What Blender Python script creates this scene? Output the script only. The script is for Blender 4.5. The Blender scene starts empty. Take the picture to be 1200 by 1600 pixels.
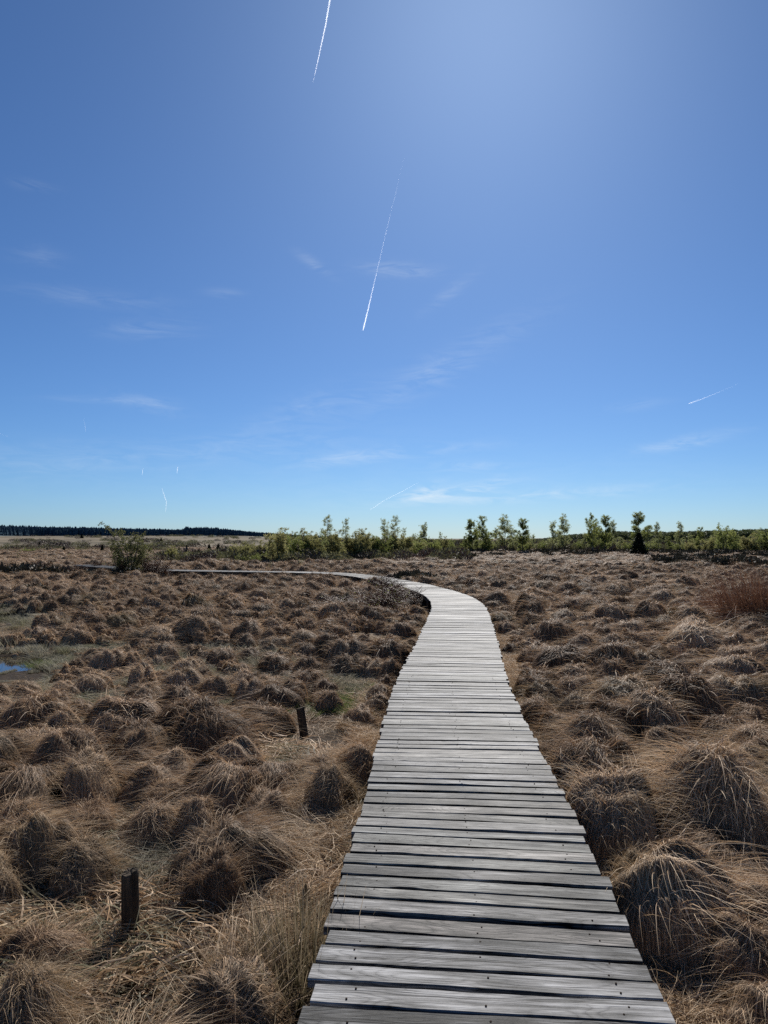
import bpy, math, random
import numpy as np
from mathutils import Vector, Matrix

S = bpy.context.scene
COL = S.collection
PI = math.pi

# ------------------------------------------------------------------ camera, sky, sun, exposure
EYE = 1.60                      # eye above the deck (deck top is z = 0)
PITCH = math.atan(40 / 1202.0)
cam = bpy.data.cameras.new('camera')
cam.sensor_fit = 'VERTICAL'; cam.sensor_height = 34.6; cam.lens = 26.0
cam.clip_start = 0.05; cam.clip_end = 400000
camo = bpy.data.objects.new('camera', cam); COL.objects.link(camo)
camo.location = (0, 0, EYE); camo.rotation_euler = (PI / 2 + PITCH, 0, 0)
S.camera = camo
SUN_EL = math.radians(36.8)
SUN_AZ = math.radians(8.0)      # clockwise from +Y
S.view_settings.view_transform = 'Standard'
S.view_settings.look = 'None'
S.view_settings.exposure = 0.45
S.view_settings.gamma = 1.0

def pix_dir(px, py):
    v = np.array([(px - 600) / 1202.0, 1.0, -(py - 800) / 1202.0])
    c, s = math.cos(PITCH), math.sin(PITCH)
    return np.array([v[0], v[1] * c - v[2] * s, v[1] * s + v[2] * c])

def at(px, py, z=-0.4):
    """the place on the plane of height z that stands at this point of the photograph"""
    d = pix_dir(px, py); t = (z - EYE) / d[2]
    return np.array([d[0] * t, d[1] * t, z])

def at_dist(px, dist):
    d = pix_dir(px, 840)
    return d[0] / d[1] * dist, dist

W = bpy.data.worlds.new('World'); S.world = W; W.use_nodes = True
def N(nt, typ, **kw):
    n = nt.nodes.new(typ)
    for k, v in kw.items():
        if k.startswith('i_'):
            n.inputs[int(k[2:]) if k[2:].isdigit() else k[2:].replace('_', ' ')].default_value = v
        else:
            setattr(n, k, v)
    return n
def L(nt, a, b): nt.links.new(a, b)
def M_(nt, op, a, b=None, c=None, clamp=False):
    n = nt.nodes.new('ShaderNodeMath'); n.operation = op; n.use_clamp = clamp
    for i, x in enumerate((a, b, c)):
        if x is None: continue
        if isinstance(x, (int, float)): n.inputs[i].default_value = x
        else: nt.links.new(x, n.inputs[i])
    return n.outputs[0]

def build_world():
    nt = W.node_tree; nt.nodes.clear()
    sky = N(nt, 'ShaderNodeTexSky'); sky.sky_type = 'NISHITA'; sky.sun_disc = False
    sky.sun_elevation = SUN_EL; sky.sun_rotation = SUN_AZ
    sky.altitude = 2000; sky.air_density = 1.0; sky.dust_density = 1.7; sky.ozone_density = 8.0
    bg = N(nt, 'ShaderNodeBackground'); bg.inputs[1].default_value = 0.0505
    out = N(nt, 'ShaderNodeOutputWorld')
    tc = N(nt, 'ShaderNodeTexCoord')
    sep = N(nt, 'ShaderNodeSeparateXYZ'); L(nt, tc.outputs['Generated'], sep.inputs[0])
    x, y, z = sep.outputs
    az = M_(nt, 'ARCTAN2', x, y); el = M_(nt, 'ARCSINE', z)
    cmb = N(nt, 'ShaderNodeCombineXYZ'); L(nt, az, cmb.inputs[0]); L(nt, el, cmb.inputs[1])
    total = None
    # thin cirrus: px, py, length, thickness, tilt (deg, up to the right), amount
    for (px, py, ln, th, tilt, amt) in (
            (700, 770, 75, 9, 9, 1.5), (655, 768, 28, 6, 22, 1.2), (760, 762, 25, 8, 30, .8), (820, 775, 170, 8, 3, .8),
            (545, 716, 70, 10, 8, .6), (660, 705, 110, 8, 5, .4), (720, 728, 60, 8, 0, .4), (620, 421, 50, 10, -3, .55),
            (490, 412, 30, 7, -30, .35), (690, 575, 130, 22, 28, .38), (235, 632, 45, 12, -12, .32), (170, 625, 70, 5, 2, .25),
            (1072, 690, 60, 8, 9, .7), (150, 466, 90, 12, 0, .22), (235, 515, 60, 12, 5, .3), (700, 460, 40, 9, 35, .3),
            (50, 290, 25, 6, 0, .3), (350, 458, 25, 6, 0, .25), (480, 640, 90, 22, 20, .25), (380, 700, 200, 20, 5, .25),
            (620, 760, 500, 40, 1, .10), (60, 720, 160, 25, 3, .22), (60, 400, 30, 12, 0, .2), (1000, 632, 40, 8, 5, .2)):
        d = pix_dir(px, py); a0 = math.atan2(d[0], d[1]); e0 = math.atan2(d[2], math.hypot(d[0], d[1]))
        t = math.radians(tilt); c, s = math.cos(t), math.sin(t)
        u = M_(nt, 'MULTIPLY', M_(nt, 'SUBTRACT', az, a0), math.cos(e0)); v = M_(nt, 'SUBTRACT', el, e0)
        uu = M_(nt, 'MULTIPLY', M_(nt, 'ADD', M_(nt, 'MULTIPLY', u, c), M_(nt, 'MULTIPLY', v, s)), 1202 / ln)
        vv = M_(nt, 'MULTIPLY', M_(nt, 'SUBTRACT', M_(nt, 'MULTIPLY', v, c), M_(nt, 'MULTIPLY', u, s)), 1202 / th)
        g = M_(nt, 'MULTIPLY', M_(nt, 'EXPONENT', M_(nt, 'MULTIPLY', M_(nt, 'ADD', M_(nt, 'MULTIPLY', uu, uu), M_(nt, 'MULTIPLY', vv, vv)), -1.0)), amt)
        total = g if total is None else M_(nt, 'ADD', total, g)
    mp = N(nt, 'ShaderNodeMapping'); mp.inputs['Scale'].default_value = (9, 42, 1); mp.inputs['Rotation'].default_value = (0, 0, math.radians(-7))
    L(nt, cmb.outputs[0], mp.inputs[0])
    no = N(nt, 'ShaderNodeTexNoise'); no.inputs['Scale'].default_value = 1.6; no.inputs['Detail'].default_value = 7; no.inputs['Roughness'].default_value = .62; no.inputs['Distortion'].default_value = 1.2
    L(nt, mp.outputs[0], no.inputs['Vector'])
    wisp = M_(nt, 'MULTIPLY', M_(nt, 'SUBTRACT', no.outputs['Fac'], .38, clamp=True), 3.2, clamp=True)
    amt = M_(nt, 'MULTIPLY', M_(nt, 'MULTIPLY', total, wisp), .42, clamp=True)
    hs = N(nt, 'ShaderNodeMix', data_type='RGBA', blend_type='MULTIPLY'); hs.inputs[0].default_value = 1.0
    hs.inputs[7].default_value = (.835, 1.05, 1.20, 1)
    L(nt, sky.outputs[0], hs.inputs[6])
    mx = N(nt, 'ShaderNodeMix', data_type='RGBA'); L(nt, amt, mx.inputs[0]); L(nt, hs.outputs[2], mx.inputs[6])
    mx.inputs[7].default_value = (12.5, 13.5, 14.2, 1)
    L(nt, mx.outputs[2], bg.inputs[0]); L(nt, bg.outputs[0], out.inputs[0])
build_world()

sun = bpy.data.lights.new('sun', 'SUN'); sun.energy = 5.0; sun.angle = math.radians(0.55); sun.color = (1.0, .96, .90)
suno = bpy.data.objects.new('sun', sun); COL.objects.link(suno); suno.location = (0, 0, 30)
sd = Vector((math.sin(SUN_AZ) * math.cos(SUN_EL), math.cos(SUN_AZ) * math.cos(SUN_EL), math.sin(SUN_EL)))
suno.rotation_euler = sd.to_track_quat('Z', 'Y').to_euler()

S.cycles.max_bounces = 6; S.cycles.diffuse_bounces = 1; S.cycles.glossy_bounces = 2
S.cycles.transmission_bounces = 4; S.cycles.transparent_max_bounces = 12
S.cycles.use_denoising = False
S.cycles.sample_clamp_indirect = 4.0

# ------------------------------------------------------------------ helpers
def tag(o, label=None, cat=None, group=None, kind=None):
    if label: o['label'] = label
    if cat: o['category'] = cat
    if group: o['group'] = group
    if kind: o['kind'] = kind
    return o

def link(name, data, parent=None, loc=None, rot=None, scl=None):
    o = bpy.data.objects.new(name, data); COL.objects.link(o)
    if parent: o.parent = parent
    if loc is not None: o.location = [float(c) for c in loc]
    if rot is not None: o.rotation_euler = rot
    if scl is not None: o.scale = (scl, scl, scl) if isinstance(scl, (int, float)) else scl
    return o

def mk_mesh(name, V, F4=None, F3=None, mats=(), attr=None, uv=None, m4=None, m3=None, smooth=True):
    """mesh from arrays; attr: (nverts, 4) point colours; uv: per vertex (nverts, 2)"""
    me = bpy.data.meshes.new(name)
    V = np.asarray(V, dtype=np.float32)
    F4 = np.zeros((0, 4), np.int32) if F4 is None else np.asarray(F4, np.int32)
    F3 = np.zeros((0, 3), np.int32) if F3 is None else np.asarray(F3, np.int32)
    me.vertices.add(len(V)); me.vertices.foreach_set('co', V.ravel())
    loops = np.concatenate([F4.ravel(), F3.ravel()]).astype(np.int32)
    me.loops.add(len(loops)); me.loops.foreach_set('vertex_index', loops)
    n4, n3 = len(F4), len(F3)
    starts = np.concatenate([np.arange(n4) * 4, n4 * 4 + np.arange(n3) * 3]).astype(np.int32)
    me.polygons.add(n4 + n3); me.polygons.foreach_set('loop_start', starts)
    if m4 is not None or m3 is not None:
        mi = np.concatenate([np.zeros(n4, np.int32) if m4 is None else np.asarray(m4, np.int32),
                             np.zeros(n3, np.int32) if m3 is None else np.asarray(m3, np.int32)])
        me.polygons.foreach_set('material_index', mi)
    for m in mats: me.materials.append(m)
    if attr is not None:
        a = me.color_attributes.new('tone', 'FLOAT_COLOR', 'POINT')
        a.data.foreach_set('color', np.asarray(attr, np.float32).ravel())
    if uv is not None:
        u = me.uv_layers.new(name='UVMap')
        u.data.foreach_set('uv', np.asarray(uv, np.float32)[loops].ravel())
    me.update(calc_edges=True)
    me.polygons.foreach_set('use_smooth', np.full(n4 + n3, bool(smooth)))
    return me

class Geo:
    """collects pieces of quads/tris with a tone attribute and a material index"""
    def __init__(s): s.V = []; s.A = []; s.F4 = []; s.F3 = []; s.M4 = []; s.M3 = []; s.n = 0
    def add(s, V, F4=None, F3=None, A=None, m=0):
        V = np.asarray(V, float).reshape(-1, 3); s.V.append(V)
        if A is None: A = np.ones((len(V), 4)) * .5
        s.A.append(np.asarray(A, float).reshape(-1, 4))
        if F4 is not None and len(F4):
            F4 = np.asarray(F4).reshape(-1, 4); s.F4.append(F4 + s.n); s.M4.append(np.full(len(F4), m))
        if F3 is not None and len(F3):
            F3 = np.asarray(F3).reshape(-1, 3); s.F3.append(F3 + s.n); s.M3.append(np.full(len(F3), m))
        s.n += len(V)
    def tube(s, P, R, sides=5, tone=(.5, .5, .5, 1), m=0, cap=True):
        P = np.asarray(P, float); R = np.asarray(R, float); n = len(P)
        T = np.gradient(P, axis=0); T /= np.linalg.norm(T, axis=1)[:, None] + 1e-9
        ref = np.array([0, 0, 1.0]) if abs(T[0][2]) < .9 else np.array([1.0, 0, 0])
        B = np.cross(T, ref); B /= np.linalg.norm(B, axis=1)[:, None] + 1e-9
        C = np.cross(T, B)
        a = np.arange(sides) / sides * 2 * PI
        ring = P[:, None] + R[:, None, None] * (np.cos(a)[None, :, None] * B[:, None] + np.sin(a)[None, :, None] * C[:, None])
        i = np.arange(n - 1)[:, None] * sides; j = np.arange(sides)[None]
        j2 = (j + 1) % sides
        F = np.stack([i + j, i + j2, i + sides + j2, i + sides + j], -1).reshape(-1, 4)
        V = ring.reshape(-1, 3); F3 = None
        if cap:
            V = np.vstack([V, P[-1] + T[-1] * R[-1] * .3]); k = n * sides; b = (n - 1) * sides
            F3 = [[b + q, b + (q + 1) % sides, k] for q in range(sides)]
        s.add(V, F, F3, np.tile(tone, (len(V), 1)), m)
    def mesh(s, name, mats, smooth=True):
        f = lambda l, k: np.concatenate(l) if l else np.zeros((0, k), int)
        g = lambda l: np.concatenate(l) if l else np.zeros(0, int)
        return mk_mesh(name, np.concatenate(s.V), f(s.F4, 4), f(s.F3, 3), mats, np.concatenate(s.A), None, g(s.M4), g(s.M3), smooth)

def snoise(x, y, seed=0, octaves=3, f0=1.0):
    """cheap smooth pseudo noise from sums of rotated sines, about -1..1"""
    r = np.random.RandomState(seed); o = 0; amp = 1; tot = 0; f = f0
    for k in range(octaves):
        q = 0
        for j in range(4):
            a = r.uniform(0, 2 * PI); p = r.uniform(0, 2 * PI); ff = f * r.uniform(.7, 1.4)
            q = q + np.sin((x * math.cos(a) + y * math.sin(a)) * ff + p + 1.3 * np.sin((x * math.sin(a) - y * math.cos(a)) * ff * .7 + p * 2))
        o = o + q / 2.6 * amp; tot += amp; amp *= .5; f *= 2.1
    return o / tot

def sstep(a, b, x):
    t = np.clip((x - a) / (b - a), 0, 1); return t * t * (3 - 2 * t)

# ------------------------------------------------------------------ materials
def new_mat(name):
    m = bpy.data.materials.new(name); m.use_nodes = True; nt = m.node_tree
    return m, nt, nt.nodes['Principled BSDF']

def ramp(nt, fac, stops, interp='LINEAR'):
    r = nt.nodes.new('ShaderNodeValToRGB'); r.color_ramp.interpolation = interp
    e = r.color_ramp.elements
    while len(e) > 1: e.remove(e[-1])
    e[0].position = stops[0][0]; e[0].color = (*stops[0][1], 1)
    for p, c in stops[1:]:
        q = e.new(p); q.color = (*c, 1)
    if fac is not None: nt.links.new(fac, r.inputs[0])
    return r.outputs[0]

def leafy(name, stops, tip=None, transl=.42, rough=.65, spec=.15, zone=None, zone_scale=.25):
    """material for blades, twigs and leaves: colour by the per-blade tone, paler tips, a zone tint from world noise"""
    m, nt, bs = new_mat(name)
    at_ = N(nt, 'ShaderNodeAttribute', attribute_name='tone'); sp = N(nt, 'ShaderNodeSeparateColor')
    L(nt, at_.outputs['Color'], sp.inputs[0])
    oi = N(nt, 'ShaderNodeObjectInfo')
    geo = N(nt, 'ShaderNodeNewGeometry')
    nz = N(nt, 'ShaderNodeTexNoise'); nz.inputs['Scale'].default_value = zone_scale; nz.inputs['Detail'].default_value = 3
    L(nt, geo.outputs['Position'], nz.inputs['Vector'])
    f = M_(nt, 'ADD', M_(nt, 'MULTIPLY', sp.outputs[0], .62), M_(nt, 'MULTIPLY', oi.outputs['Random'], .22))
    f = M_(nt, 'ADD', f, M_(nt, 'MULTIPLY', M_(nt, 'SUBTRACT', nz.outputs['Fac'], .38), .75), clamp=True)
    col = ramp(nt, f, stops)
    if tip:
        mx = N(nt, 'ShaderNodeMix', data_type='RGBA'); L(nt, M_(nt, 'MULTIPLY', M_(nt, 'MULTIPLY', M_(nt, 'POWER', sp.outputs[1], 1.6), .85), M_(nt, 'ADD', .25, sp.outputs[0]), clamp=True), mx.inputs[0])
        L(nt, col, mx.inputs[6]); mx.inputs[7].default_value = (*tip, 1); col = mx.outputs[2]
    if zone:
        n2 = N(nt, 'ShaderNodeTexNoise'); n2.inputs['Scale'].default_value = zone_scale * 2.3; n2.inputs['Detail'].default_value = 2
        mp = N(nt, 'ShaderNodeMapping'); mp.inputs['Location'].default_value = (31, 17, 5); L(nt, geo.outputs['Position'], mp.inputs[0]); L(nt, mp.outputs[0], n2.inputs['Vector'])
        mx = N(nt, 'ShaderNodeMix', data_type='RGBA'); L(nt, M_(nt, 'MULTIPLY', M_(nt, 'SUBTRACT', n2.outputs['Fac'], .5, clamp=True), 3.2, clamp=True), mx.inputs[0])
        L(nt, col, mx.inputs[6]); mx.inputs[7].default_value = (*zone, 1); col = mx.outputs[2]
    L(nt, col, bs.inputs['Base Color']); bs.inputs['Roughness'].default_value = rough
    bs.inputs['Specular IOR Level'].default_value = spec
    if transl:
        tr = N(nt, 'ShaderNodeBsdfTranslucent'); L(nt, col, tr.inputs[0])
        ms = N(nt, 'ShaderNodeMixShader'); ms.inputs[0].default_value = transl
        L(nt, bs.outputs[0], ms.inputs[1]); L(nt, tr.outputs[0], ms.inputs[2])
        L(nt, ms.outputs[0], nt.nodes['Material Output'].inputs[0])
    return m

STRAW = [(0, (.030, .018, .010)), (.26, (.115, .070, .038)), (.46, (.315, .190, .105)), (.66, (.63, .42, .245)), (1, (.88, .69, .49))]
RUST = [(0, (.032, .017, .009)), (.28, (.105, .058, .031)), (.54, (.30, .18, .098)), (.78, (.58, .385, .225)), (1, (.80, .61, .41))]
GREYGR = [(0, (.020, .018, .009)), (.35, (.075, .064, .036)), (.65, (.17, .145, .088)), (.87, (.36, .31, .21)), (1, (.58, .52, .40))]
HEATH = [(0, (.012, .010, .008)), (.5, (.04, .036, .024)), (1, (.10, .095, .06))]
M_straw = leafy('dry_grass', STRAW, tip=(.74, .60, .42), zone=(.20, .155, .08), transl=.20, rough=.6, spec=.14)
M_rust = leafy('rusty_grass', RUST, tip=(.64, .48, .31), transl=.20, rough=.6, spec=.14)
M_grey = leafy('grey_green_sedge', GREYGR, tip=(.46, .44, .35), zone=(.13, .14, .05), zone_scale=.6, rough=.6, spec=.15)
M_green = leafy('fresh_green_grass', [(0, (.04, .05, .015)), (.5, (.11, .14, .04)), (1, (.26, .28, .12))], transl=.4)
M_heath = leafy('heather', HEATH, transl=.1)
M_twig = leafy('bare_twigs', [(0, (.045, .03, .022)), (.5, (.13, .09, .065)), (1, (.25, .185, .14))], transl=0)
M_redtwig = leafy('red_brown_stems', [(0, (.05, .024, .014)), (.5, (.15, .07, .04)), (1, (.28, .16, .10))], transl=.2, rough=.5, spec=.2)
M_bark = leafy('birch_bark', [(0, (.05, .045, .04)), (.6, (.12, .11, .10)), (1, (.26, .25, .23))], transl=0)
M_leaf = leafy('spring_leaves', [(0, (.10, .12, .028)), (.5, (.23, .26, .075)), (1, (.38, .39, .13))], transl=.55)
M_leafy = leafy('yellow_spring_leaves', [(0, (.14, .135, .045)), (.5, (.28, .265, .10)), (1, (.44, .41, .19))], transl=.55)
M_leafp = leafy('pale_spring_leaves', [(0, (.14, .155, .06)), (.5, (.29, .31, .13)), (1, (.45, .46, .22))], transl=.55)
M_olive = leafy('olive_willow_leaves', [(0, (.05, .055, .02)), (.5, (.12, .125, .045)), (1, (.22, .21, .08))], transl=.45)
M_needle = leafy('dark_needles', [(0, (.008, .012, .006)), (.5, (.018, .026, .013)), (1, (.035, .045, .022))], transl=.05)
M_brush = leafy('brush_twigs_in_bud', [(0, (.05, .05, .022)), (.5, (.16, .155, .07)), (1, (.28, .26, .14))], transl=.2)
M_wood_far = leafy('far_wood_leaves', [(0, (.04, .055, .02)), (.5, (.085, .105, .04)), (1, (.16, .165, .07))], transl=.2, zone_scale=.02)
M_fir_far = leafy('hazed_far_fir_needles', [(0, (.03, .055, .075)), (.5, (.05, .085, .11)), (1, (.08, .12, .14))], transl=0, zone_scale=.01, rough=1.0, spec=0.0)  # bluish lift of distance haze is put into this needle colour

def ground_material():
    m, nt, bs = new_mat('moor_soil_and_litter')
    geo = N(nt, 'ShaderNodeNewGeometry')
    n1 = N(nt, 'ShaderNodeTexNoise'); n1.inputs['Scale'].default_value = 14; n1.inputs['Detail'].default_value = 8; n1.inputs['Roughness'].default_value = .7
    n2 = N(nt, 'ShaderNodeTexNoise'); n2.inputs['Scale'].default_value = .035; n2.inputs['Detail'].default_value = 6; n2.inputs['Roughness'].default_value = .65
    n3 = N(nt, 'ShaderNodeTexNoise'); n3.inputs['Scale'].default_value = .16; n3.inputs['Detail'].default_value = 6; n3.inputs['Roughness'].default_value = .75
    for n in (n1, n2, n3): L(nt, geo.outputs['Position'], n.inputs['Vector'])
    mpf = N(nt, 'ShaderNodeMapping'); mpf.inputs['Scale'].default_value = (.55, .30, 1); L(nt, geo.outputs['Position'], mpf.inputs[0]); L(nt, mpf.outputs[0], n2.inputs['Vector'])
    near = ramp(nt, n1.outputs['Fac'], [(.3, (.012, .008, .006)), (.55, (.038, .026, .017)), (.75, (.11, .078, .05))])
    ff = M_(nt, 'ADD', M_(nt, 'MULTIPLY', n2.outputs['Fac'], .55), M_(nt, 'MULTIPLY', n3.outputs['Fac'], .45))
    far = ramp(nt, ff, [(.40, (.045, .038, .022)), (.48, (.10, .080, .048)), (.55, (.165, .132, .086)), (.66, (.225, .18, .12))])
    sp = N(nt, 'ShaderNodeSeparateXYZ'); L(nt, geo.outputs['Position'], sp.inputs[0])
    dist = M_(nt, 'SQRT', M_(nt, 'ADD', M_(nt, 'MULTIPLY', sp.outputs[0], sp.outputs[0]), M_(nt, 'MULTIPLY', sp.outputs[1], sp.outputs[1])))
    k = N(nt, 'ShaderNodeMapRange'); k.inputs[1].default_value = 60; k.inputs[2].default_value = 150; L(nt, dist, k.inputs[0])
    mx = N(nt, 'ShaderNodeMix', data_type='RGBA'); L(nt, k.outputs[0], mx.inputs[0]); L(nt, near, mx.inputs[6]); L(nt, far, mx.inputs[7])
    L(nt, mx.outputs[2], bs.inputs['Base Color']); bs.inputs['Roughness'].default_value = .95; bs.inputs['Specular IOR Level'].default_value = .1
    b = N(nt, 'ShaderNodeBump'); b.inputs['Strength'].default_value = .8; b.inputs['Distance'].default_value = .05
    L(nt, n1.outputs['Fac'], b.inputs['Height']); L(nt, b.outputs[0], bs.inputs['Normal'])
    return m
M_ground = ground_material()

def water_material():
    m, nt, bs = new_mat('bog_water')
    bs.inputs['Base Color'].default_value = (.012, .010, .007, 1); bs.inputs['Roughness'].default_value = .02
    n = N(nt, 'ShaderNodeTexNoise'); n.inputs['Scale'].default_value = 9; n.inputs['Detail'].default_value = 3
    geo = N(nt, 'ShaderNodeNewGeometry'); L(nt, geo.outputs['Position'], n.inputs['Vector'])
    b = N(nt, 'ShaderNodeBump'); b.inputs['Strength'].default_value = .05; b.inputs['Distance'].default_value = .01
    L(nt, n.outputs['Fac'], b.inputs['Height']); L(nt, b.outputs[0], bs.inputs['Normal'])
    return m
M_water = water_material()

def plank_material():
    m, nt, bs = new_mat('weathered_planks')
    uv = N(nt, 'ShaderNodeUVMap', uv_map='UVMap')
    a = N(nt, 'ShaderNodeAttribute', attribute_name='tone'); sp = N(nt, 'ShaderNodeSeparateColor'); L(nt, a.outputs['Color'], sp.inputs[0])
    def noise(scale, detail=6, rough=.6, dist=0., loc=(0, 0, 0)):
        mp = N(nt, 'ShaderNodeMapping'); mp.inputs['Scale'].default_value = scale; mp.inputs['Location'].default_value = loc
        L(nt, uv.outputs[0], mp.inputs[0])
        n = N(nt, 'ShaderNodeTexNoise'); n.inputs['Scale'].default_value = 1; n.inputs['Detail'].default_value = detail
        n.inputs['Roughness'].default_value = rough; n.inputs['Distortion'].default_value = dist
        L(nt, mp.outputs[0], n.inputs['Vector']); return n.outputs['Fac']
    fine = noise((4, 150, 1), 7, .72)
    mid = noise((1.8, 42, 1), 6, .6, .5, (5, 3, 0))
    blot = noise((2.6, 6, 1), 5, .6, .3, (1, 9, 0))
    # growth rings showing as arches: contours of a stretched smooth field
    fld = noise((1.3, 7.0, 1), 2, .45, .25, (11, 2, 0))
    ring = M_(nt, 'ABSOLUTE', M_(nt, 'SINE', M_(nt, 'MULTIPLY', fld, 62)))
    ring = M_(nt, 'POWER', ring, .6)
    crk = noise((1.6, 42, 1), 4, .55, .4, (23, 7, 0))
    crack = M_(nt, 'GREATER_THAN', crk, .735)
    # knots: sparse voronoi cells
    mp = N(nt, 'ShaderNodeMapping'); mp.inputs['Scale'].default_value = (3.2, 5.5, 1); L(nt, uv.outputs[0], mp.inputs[0])
    vo = N(nt, 'ShaderNodeTexVoronoi'); vo.inputs['Scale'].default_value = 1.0; vo.inputs['Randomness'].default_value = 1; L(nt, mp.outputs[0], vo.inputs['Vector'])
    vs = N(nt, 'ShaderNodeSeparateColor'); L(nt, vo.outputs['Color'], vs.inputs[0])
    sel = M_(nt, 'GREATER_THAN', vs.outputs[0], .80)
    kn = M_(nt, 'MULTIPLY', M_(nt, 'SUBTRACT', 1.0, M_(nt, 'MULTIPLY', vo.outputs['Distance'], 7.5), clamp=True), sel)
    # value
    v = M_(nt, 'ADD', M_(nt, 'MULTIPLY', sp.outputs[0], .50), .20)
    v = M_(nt, 'ADD', v, M_(nt, 'MULTIPLY', M_(nt, 'SUBTRACT', fine, .5), 2.4))
    v = M_(nt, 'ADD', v, M_(nt, 'MULTIPLY', M_(nt, 'SUBTRACT', mid, .5), 1.8))
    v = M_(nt, 'ADD', v, M_(nt, 'MULTIPLY', M_(nt, 'SUBTRACT', blot, .5), 1.6))
    v = M_(nt, 'SUBTRACT', v, M_(nt, 'MULTIPLY', M_(nt, 'SUBTRACT', 1.0, ring), .22))
    v = M_(nt, 'SUBTRACT', v, M_(nt, 'MULTIPLY', kn, .55))
    v = M_(nt, 'SUBTRACT', v, M_(nt, 'MULTIPLY', crack, .35), clamp=True)
    col = ramp(nt, v, [(0, (.005, .005, .005)), (.2, (.036, .0355, .034)), (.45, (.105, .102, .098)), (.7, (.195, .19, .182)), (1, (.36, .352, .34))])
    # slight warm or green cast per plank
    cast = ramp(nt, sp.outputs[1], [(0, (1.0, .98, .95)), (.5, (.97, .99, 1.03)), (.8, (.97, 1.0, .95)), (1, (1.04, .97, .93))])
    mx = N(nt, 'ShaderNodeMix', data_type='RGBA', blend_type='MULTIPLY'); mx.inputs[0].default_value = 1; L(nt, col, mx.inputs[6]); L(nt, cast, mx.inputs[7])
    L(nt, mx.outputs[2], bs.inputs['Base Color'])
    bs.inputs['Roughness'].default_value = .52; bs.inputs['Specular IOR Level'].default_value = .09
    L(nt, M_(nt, 'ADD', .42, M_(nt, 'MULTIPLY', fine, .3)), bs.inputs['Roughness'])
    h = M_(nt, 'ADD', M_(nt, 'MULTIPLY', fine, .4), M_(nt, 'MULTIPLY', mid, .9))
    h = M_(nt, 'SUBTRACT', h, M_(nt, 'ADD', M_(nt, 'MULTIPLY', crack, .8), M_(nt, 'MULTIPLY', M_(nt, 'SUBTRACT', 1.0, ring), .25)))
    b = N(nt, 'ShaderNodeBump'); b.inputs['Strength'].default_value = .8; b.inputs['Distance'].default_value = .005
    L(nt, h, b.inputs['Height']); L(nt, b.outputs[0], bs.inputs['Normal'])
    return m
M_plank = plank_material()

def simple_wood(name, c0, c1, scale=(30, 30, 3)):
    m, nt, bs = new_mat(name)
    tc = N(nt, 'ShaderNodeTexCoord'); mp = N(nt, 'ShaderNodeMapping'); mp.inputs['Scale'].default_value = scale
    L(nt, tc.outputs['Object'], mp.inputs[0])
    n = N(nt, 'ShaderNodeTexNoise'); n.inputs['Scale'].default_value = 1.5; n.inputs['Detail'].default_value = 7; n.inputs['Roughness'].default_value = .65
    L(nt, mp.outputs[0], n.inputs['Vector'])
    L(nt, ramp(nt, n.outputs['Fac'], [(.3, c0), (.7, c1)]), bs.inputs['Base Color']); bs.inputs['Roughness'].default_value = .85; bs.inputs['Specular IOR Level'].default_value = .15
    b = N(nt, 'ShaderNodeBump'); b.inputs['Strength'].default_value = .7; b.inputs['Distance'].default_value = .006
    L(nt, n.outputs['Fac'], b.inputs['Height']); L(nt, b.outputs[0], bs.inputs['Normal'])
    return m
M_post = simple_wood('dark_wet_post', (.022, .016, .010), (.11, .082, .055))
M_beam = simple_wood('dark_beam', (.03, .026, .022), (.11, .10, .085))
M_screw, _nt, _bs = new_mat('rusty_screw'); _bs.inputs['Base Color'].default_value = (.035, .025, .02, 1); _bs.inputs['Roughness'].default_value = .9; _bs.inputs['Specular IOR Level'].default_value = .05

# ------------------------------------------------------------------ terrain
POOLS = [(-6.85, 12.9, 1.25, .85), (-10.5, 19.6, 1.5, 1.1)]
PATH = np.array([(.39, -1.6), (.37, 0), (.335, 1.2), (.328, 2.53), (.352, 3.0), (.42, 3.45), (.465, 4.3), (.56, 5.88), (.655, 7.4), (.76, 8.75), (1.085, 11.5),
                 (1.47, 15.1), (1.72, 17.6), (1.80, 19.6), (1.78, 21.9), (1.60, 24.4), (1.15, 27.4), (.35, 30.4), (-.7, 33.0), (-2.3, 35.1), (-4.3, 36.2),
                 (-6.4, 36.8), (-8.7, 37.4), (-10.8, 38.3), (-13.0, 40.0), (-15.4, 42.6), (-18.2, 46.0)])
def deck_z(y): return -.10 * sstep(18, 27, y) + .09 * sstep(30, 35.5, y)
_seg = np.linalg.norm(np.diff(PATH, axis=0), axis=1); _cs = np.concatenate([[0], np.cumsum(_seg)])
PLEN = _cs[-1]
def path_xy(s): return np.array([np.interp(s, _cs, PATH[:, 0]), np.interp(s, _cs, PATH[:, 1])]).T
_sm = np.linspace(0, PLEN, 800); _pp = path_xy(_sm)
_ker = np.hanning(41); _ker /= _ker.sum()
_pd = np.pad(_pp, ((20, 20), (0, 0)), mode='reflect', reflect_type='odd')
_pp = np.stack([np.convolve(_pd[:, i], _ker, 'valid') for i in (0, 1)], -1)
_sl = np.concatenate([[0], np.cumsum(np.linalg.norm(np.diff(_pp, axis=0), axis=1))]); PLEN = _sl[-1]
def path_at(s):
    p = np.array([np.interp(s, _sl, _pp[:, 0]), np.interp(s, _sl, _pp[:, 1])]); q = np.array([np.interp(s + .2, _sl, _pp[:, 0]), np.interp(s + .2, _sl, _pp[:, 1])])
    o = np.array([np.interp(s - .2, _sl, _pp[:, 0]), np.interp(s - .2, _sl, _pp[:, 1])])
    t = q - o; t /= np.linalg.norm(t) + 1e-9
    return p, t
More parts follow.
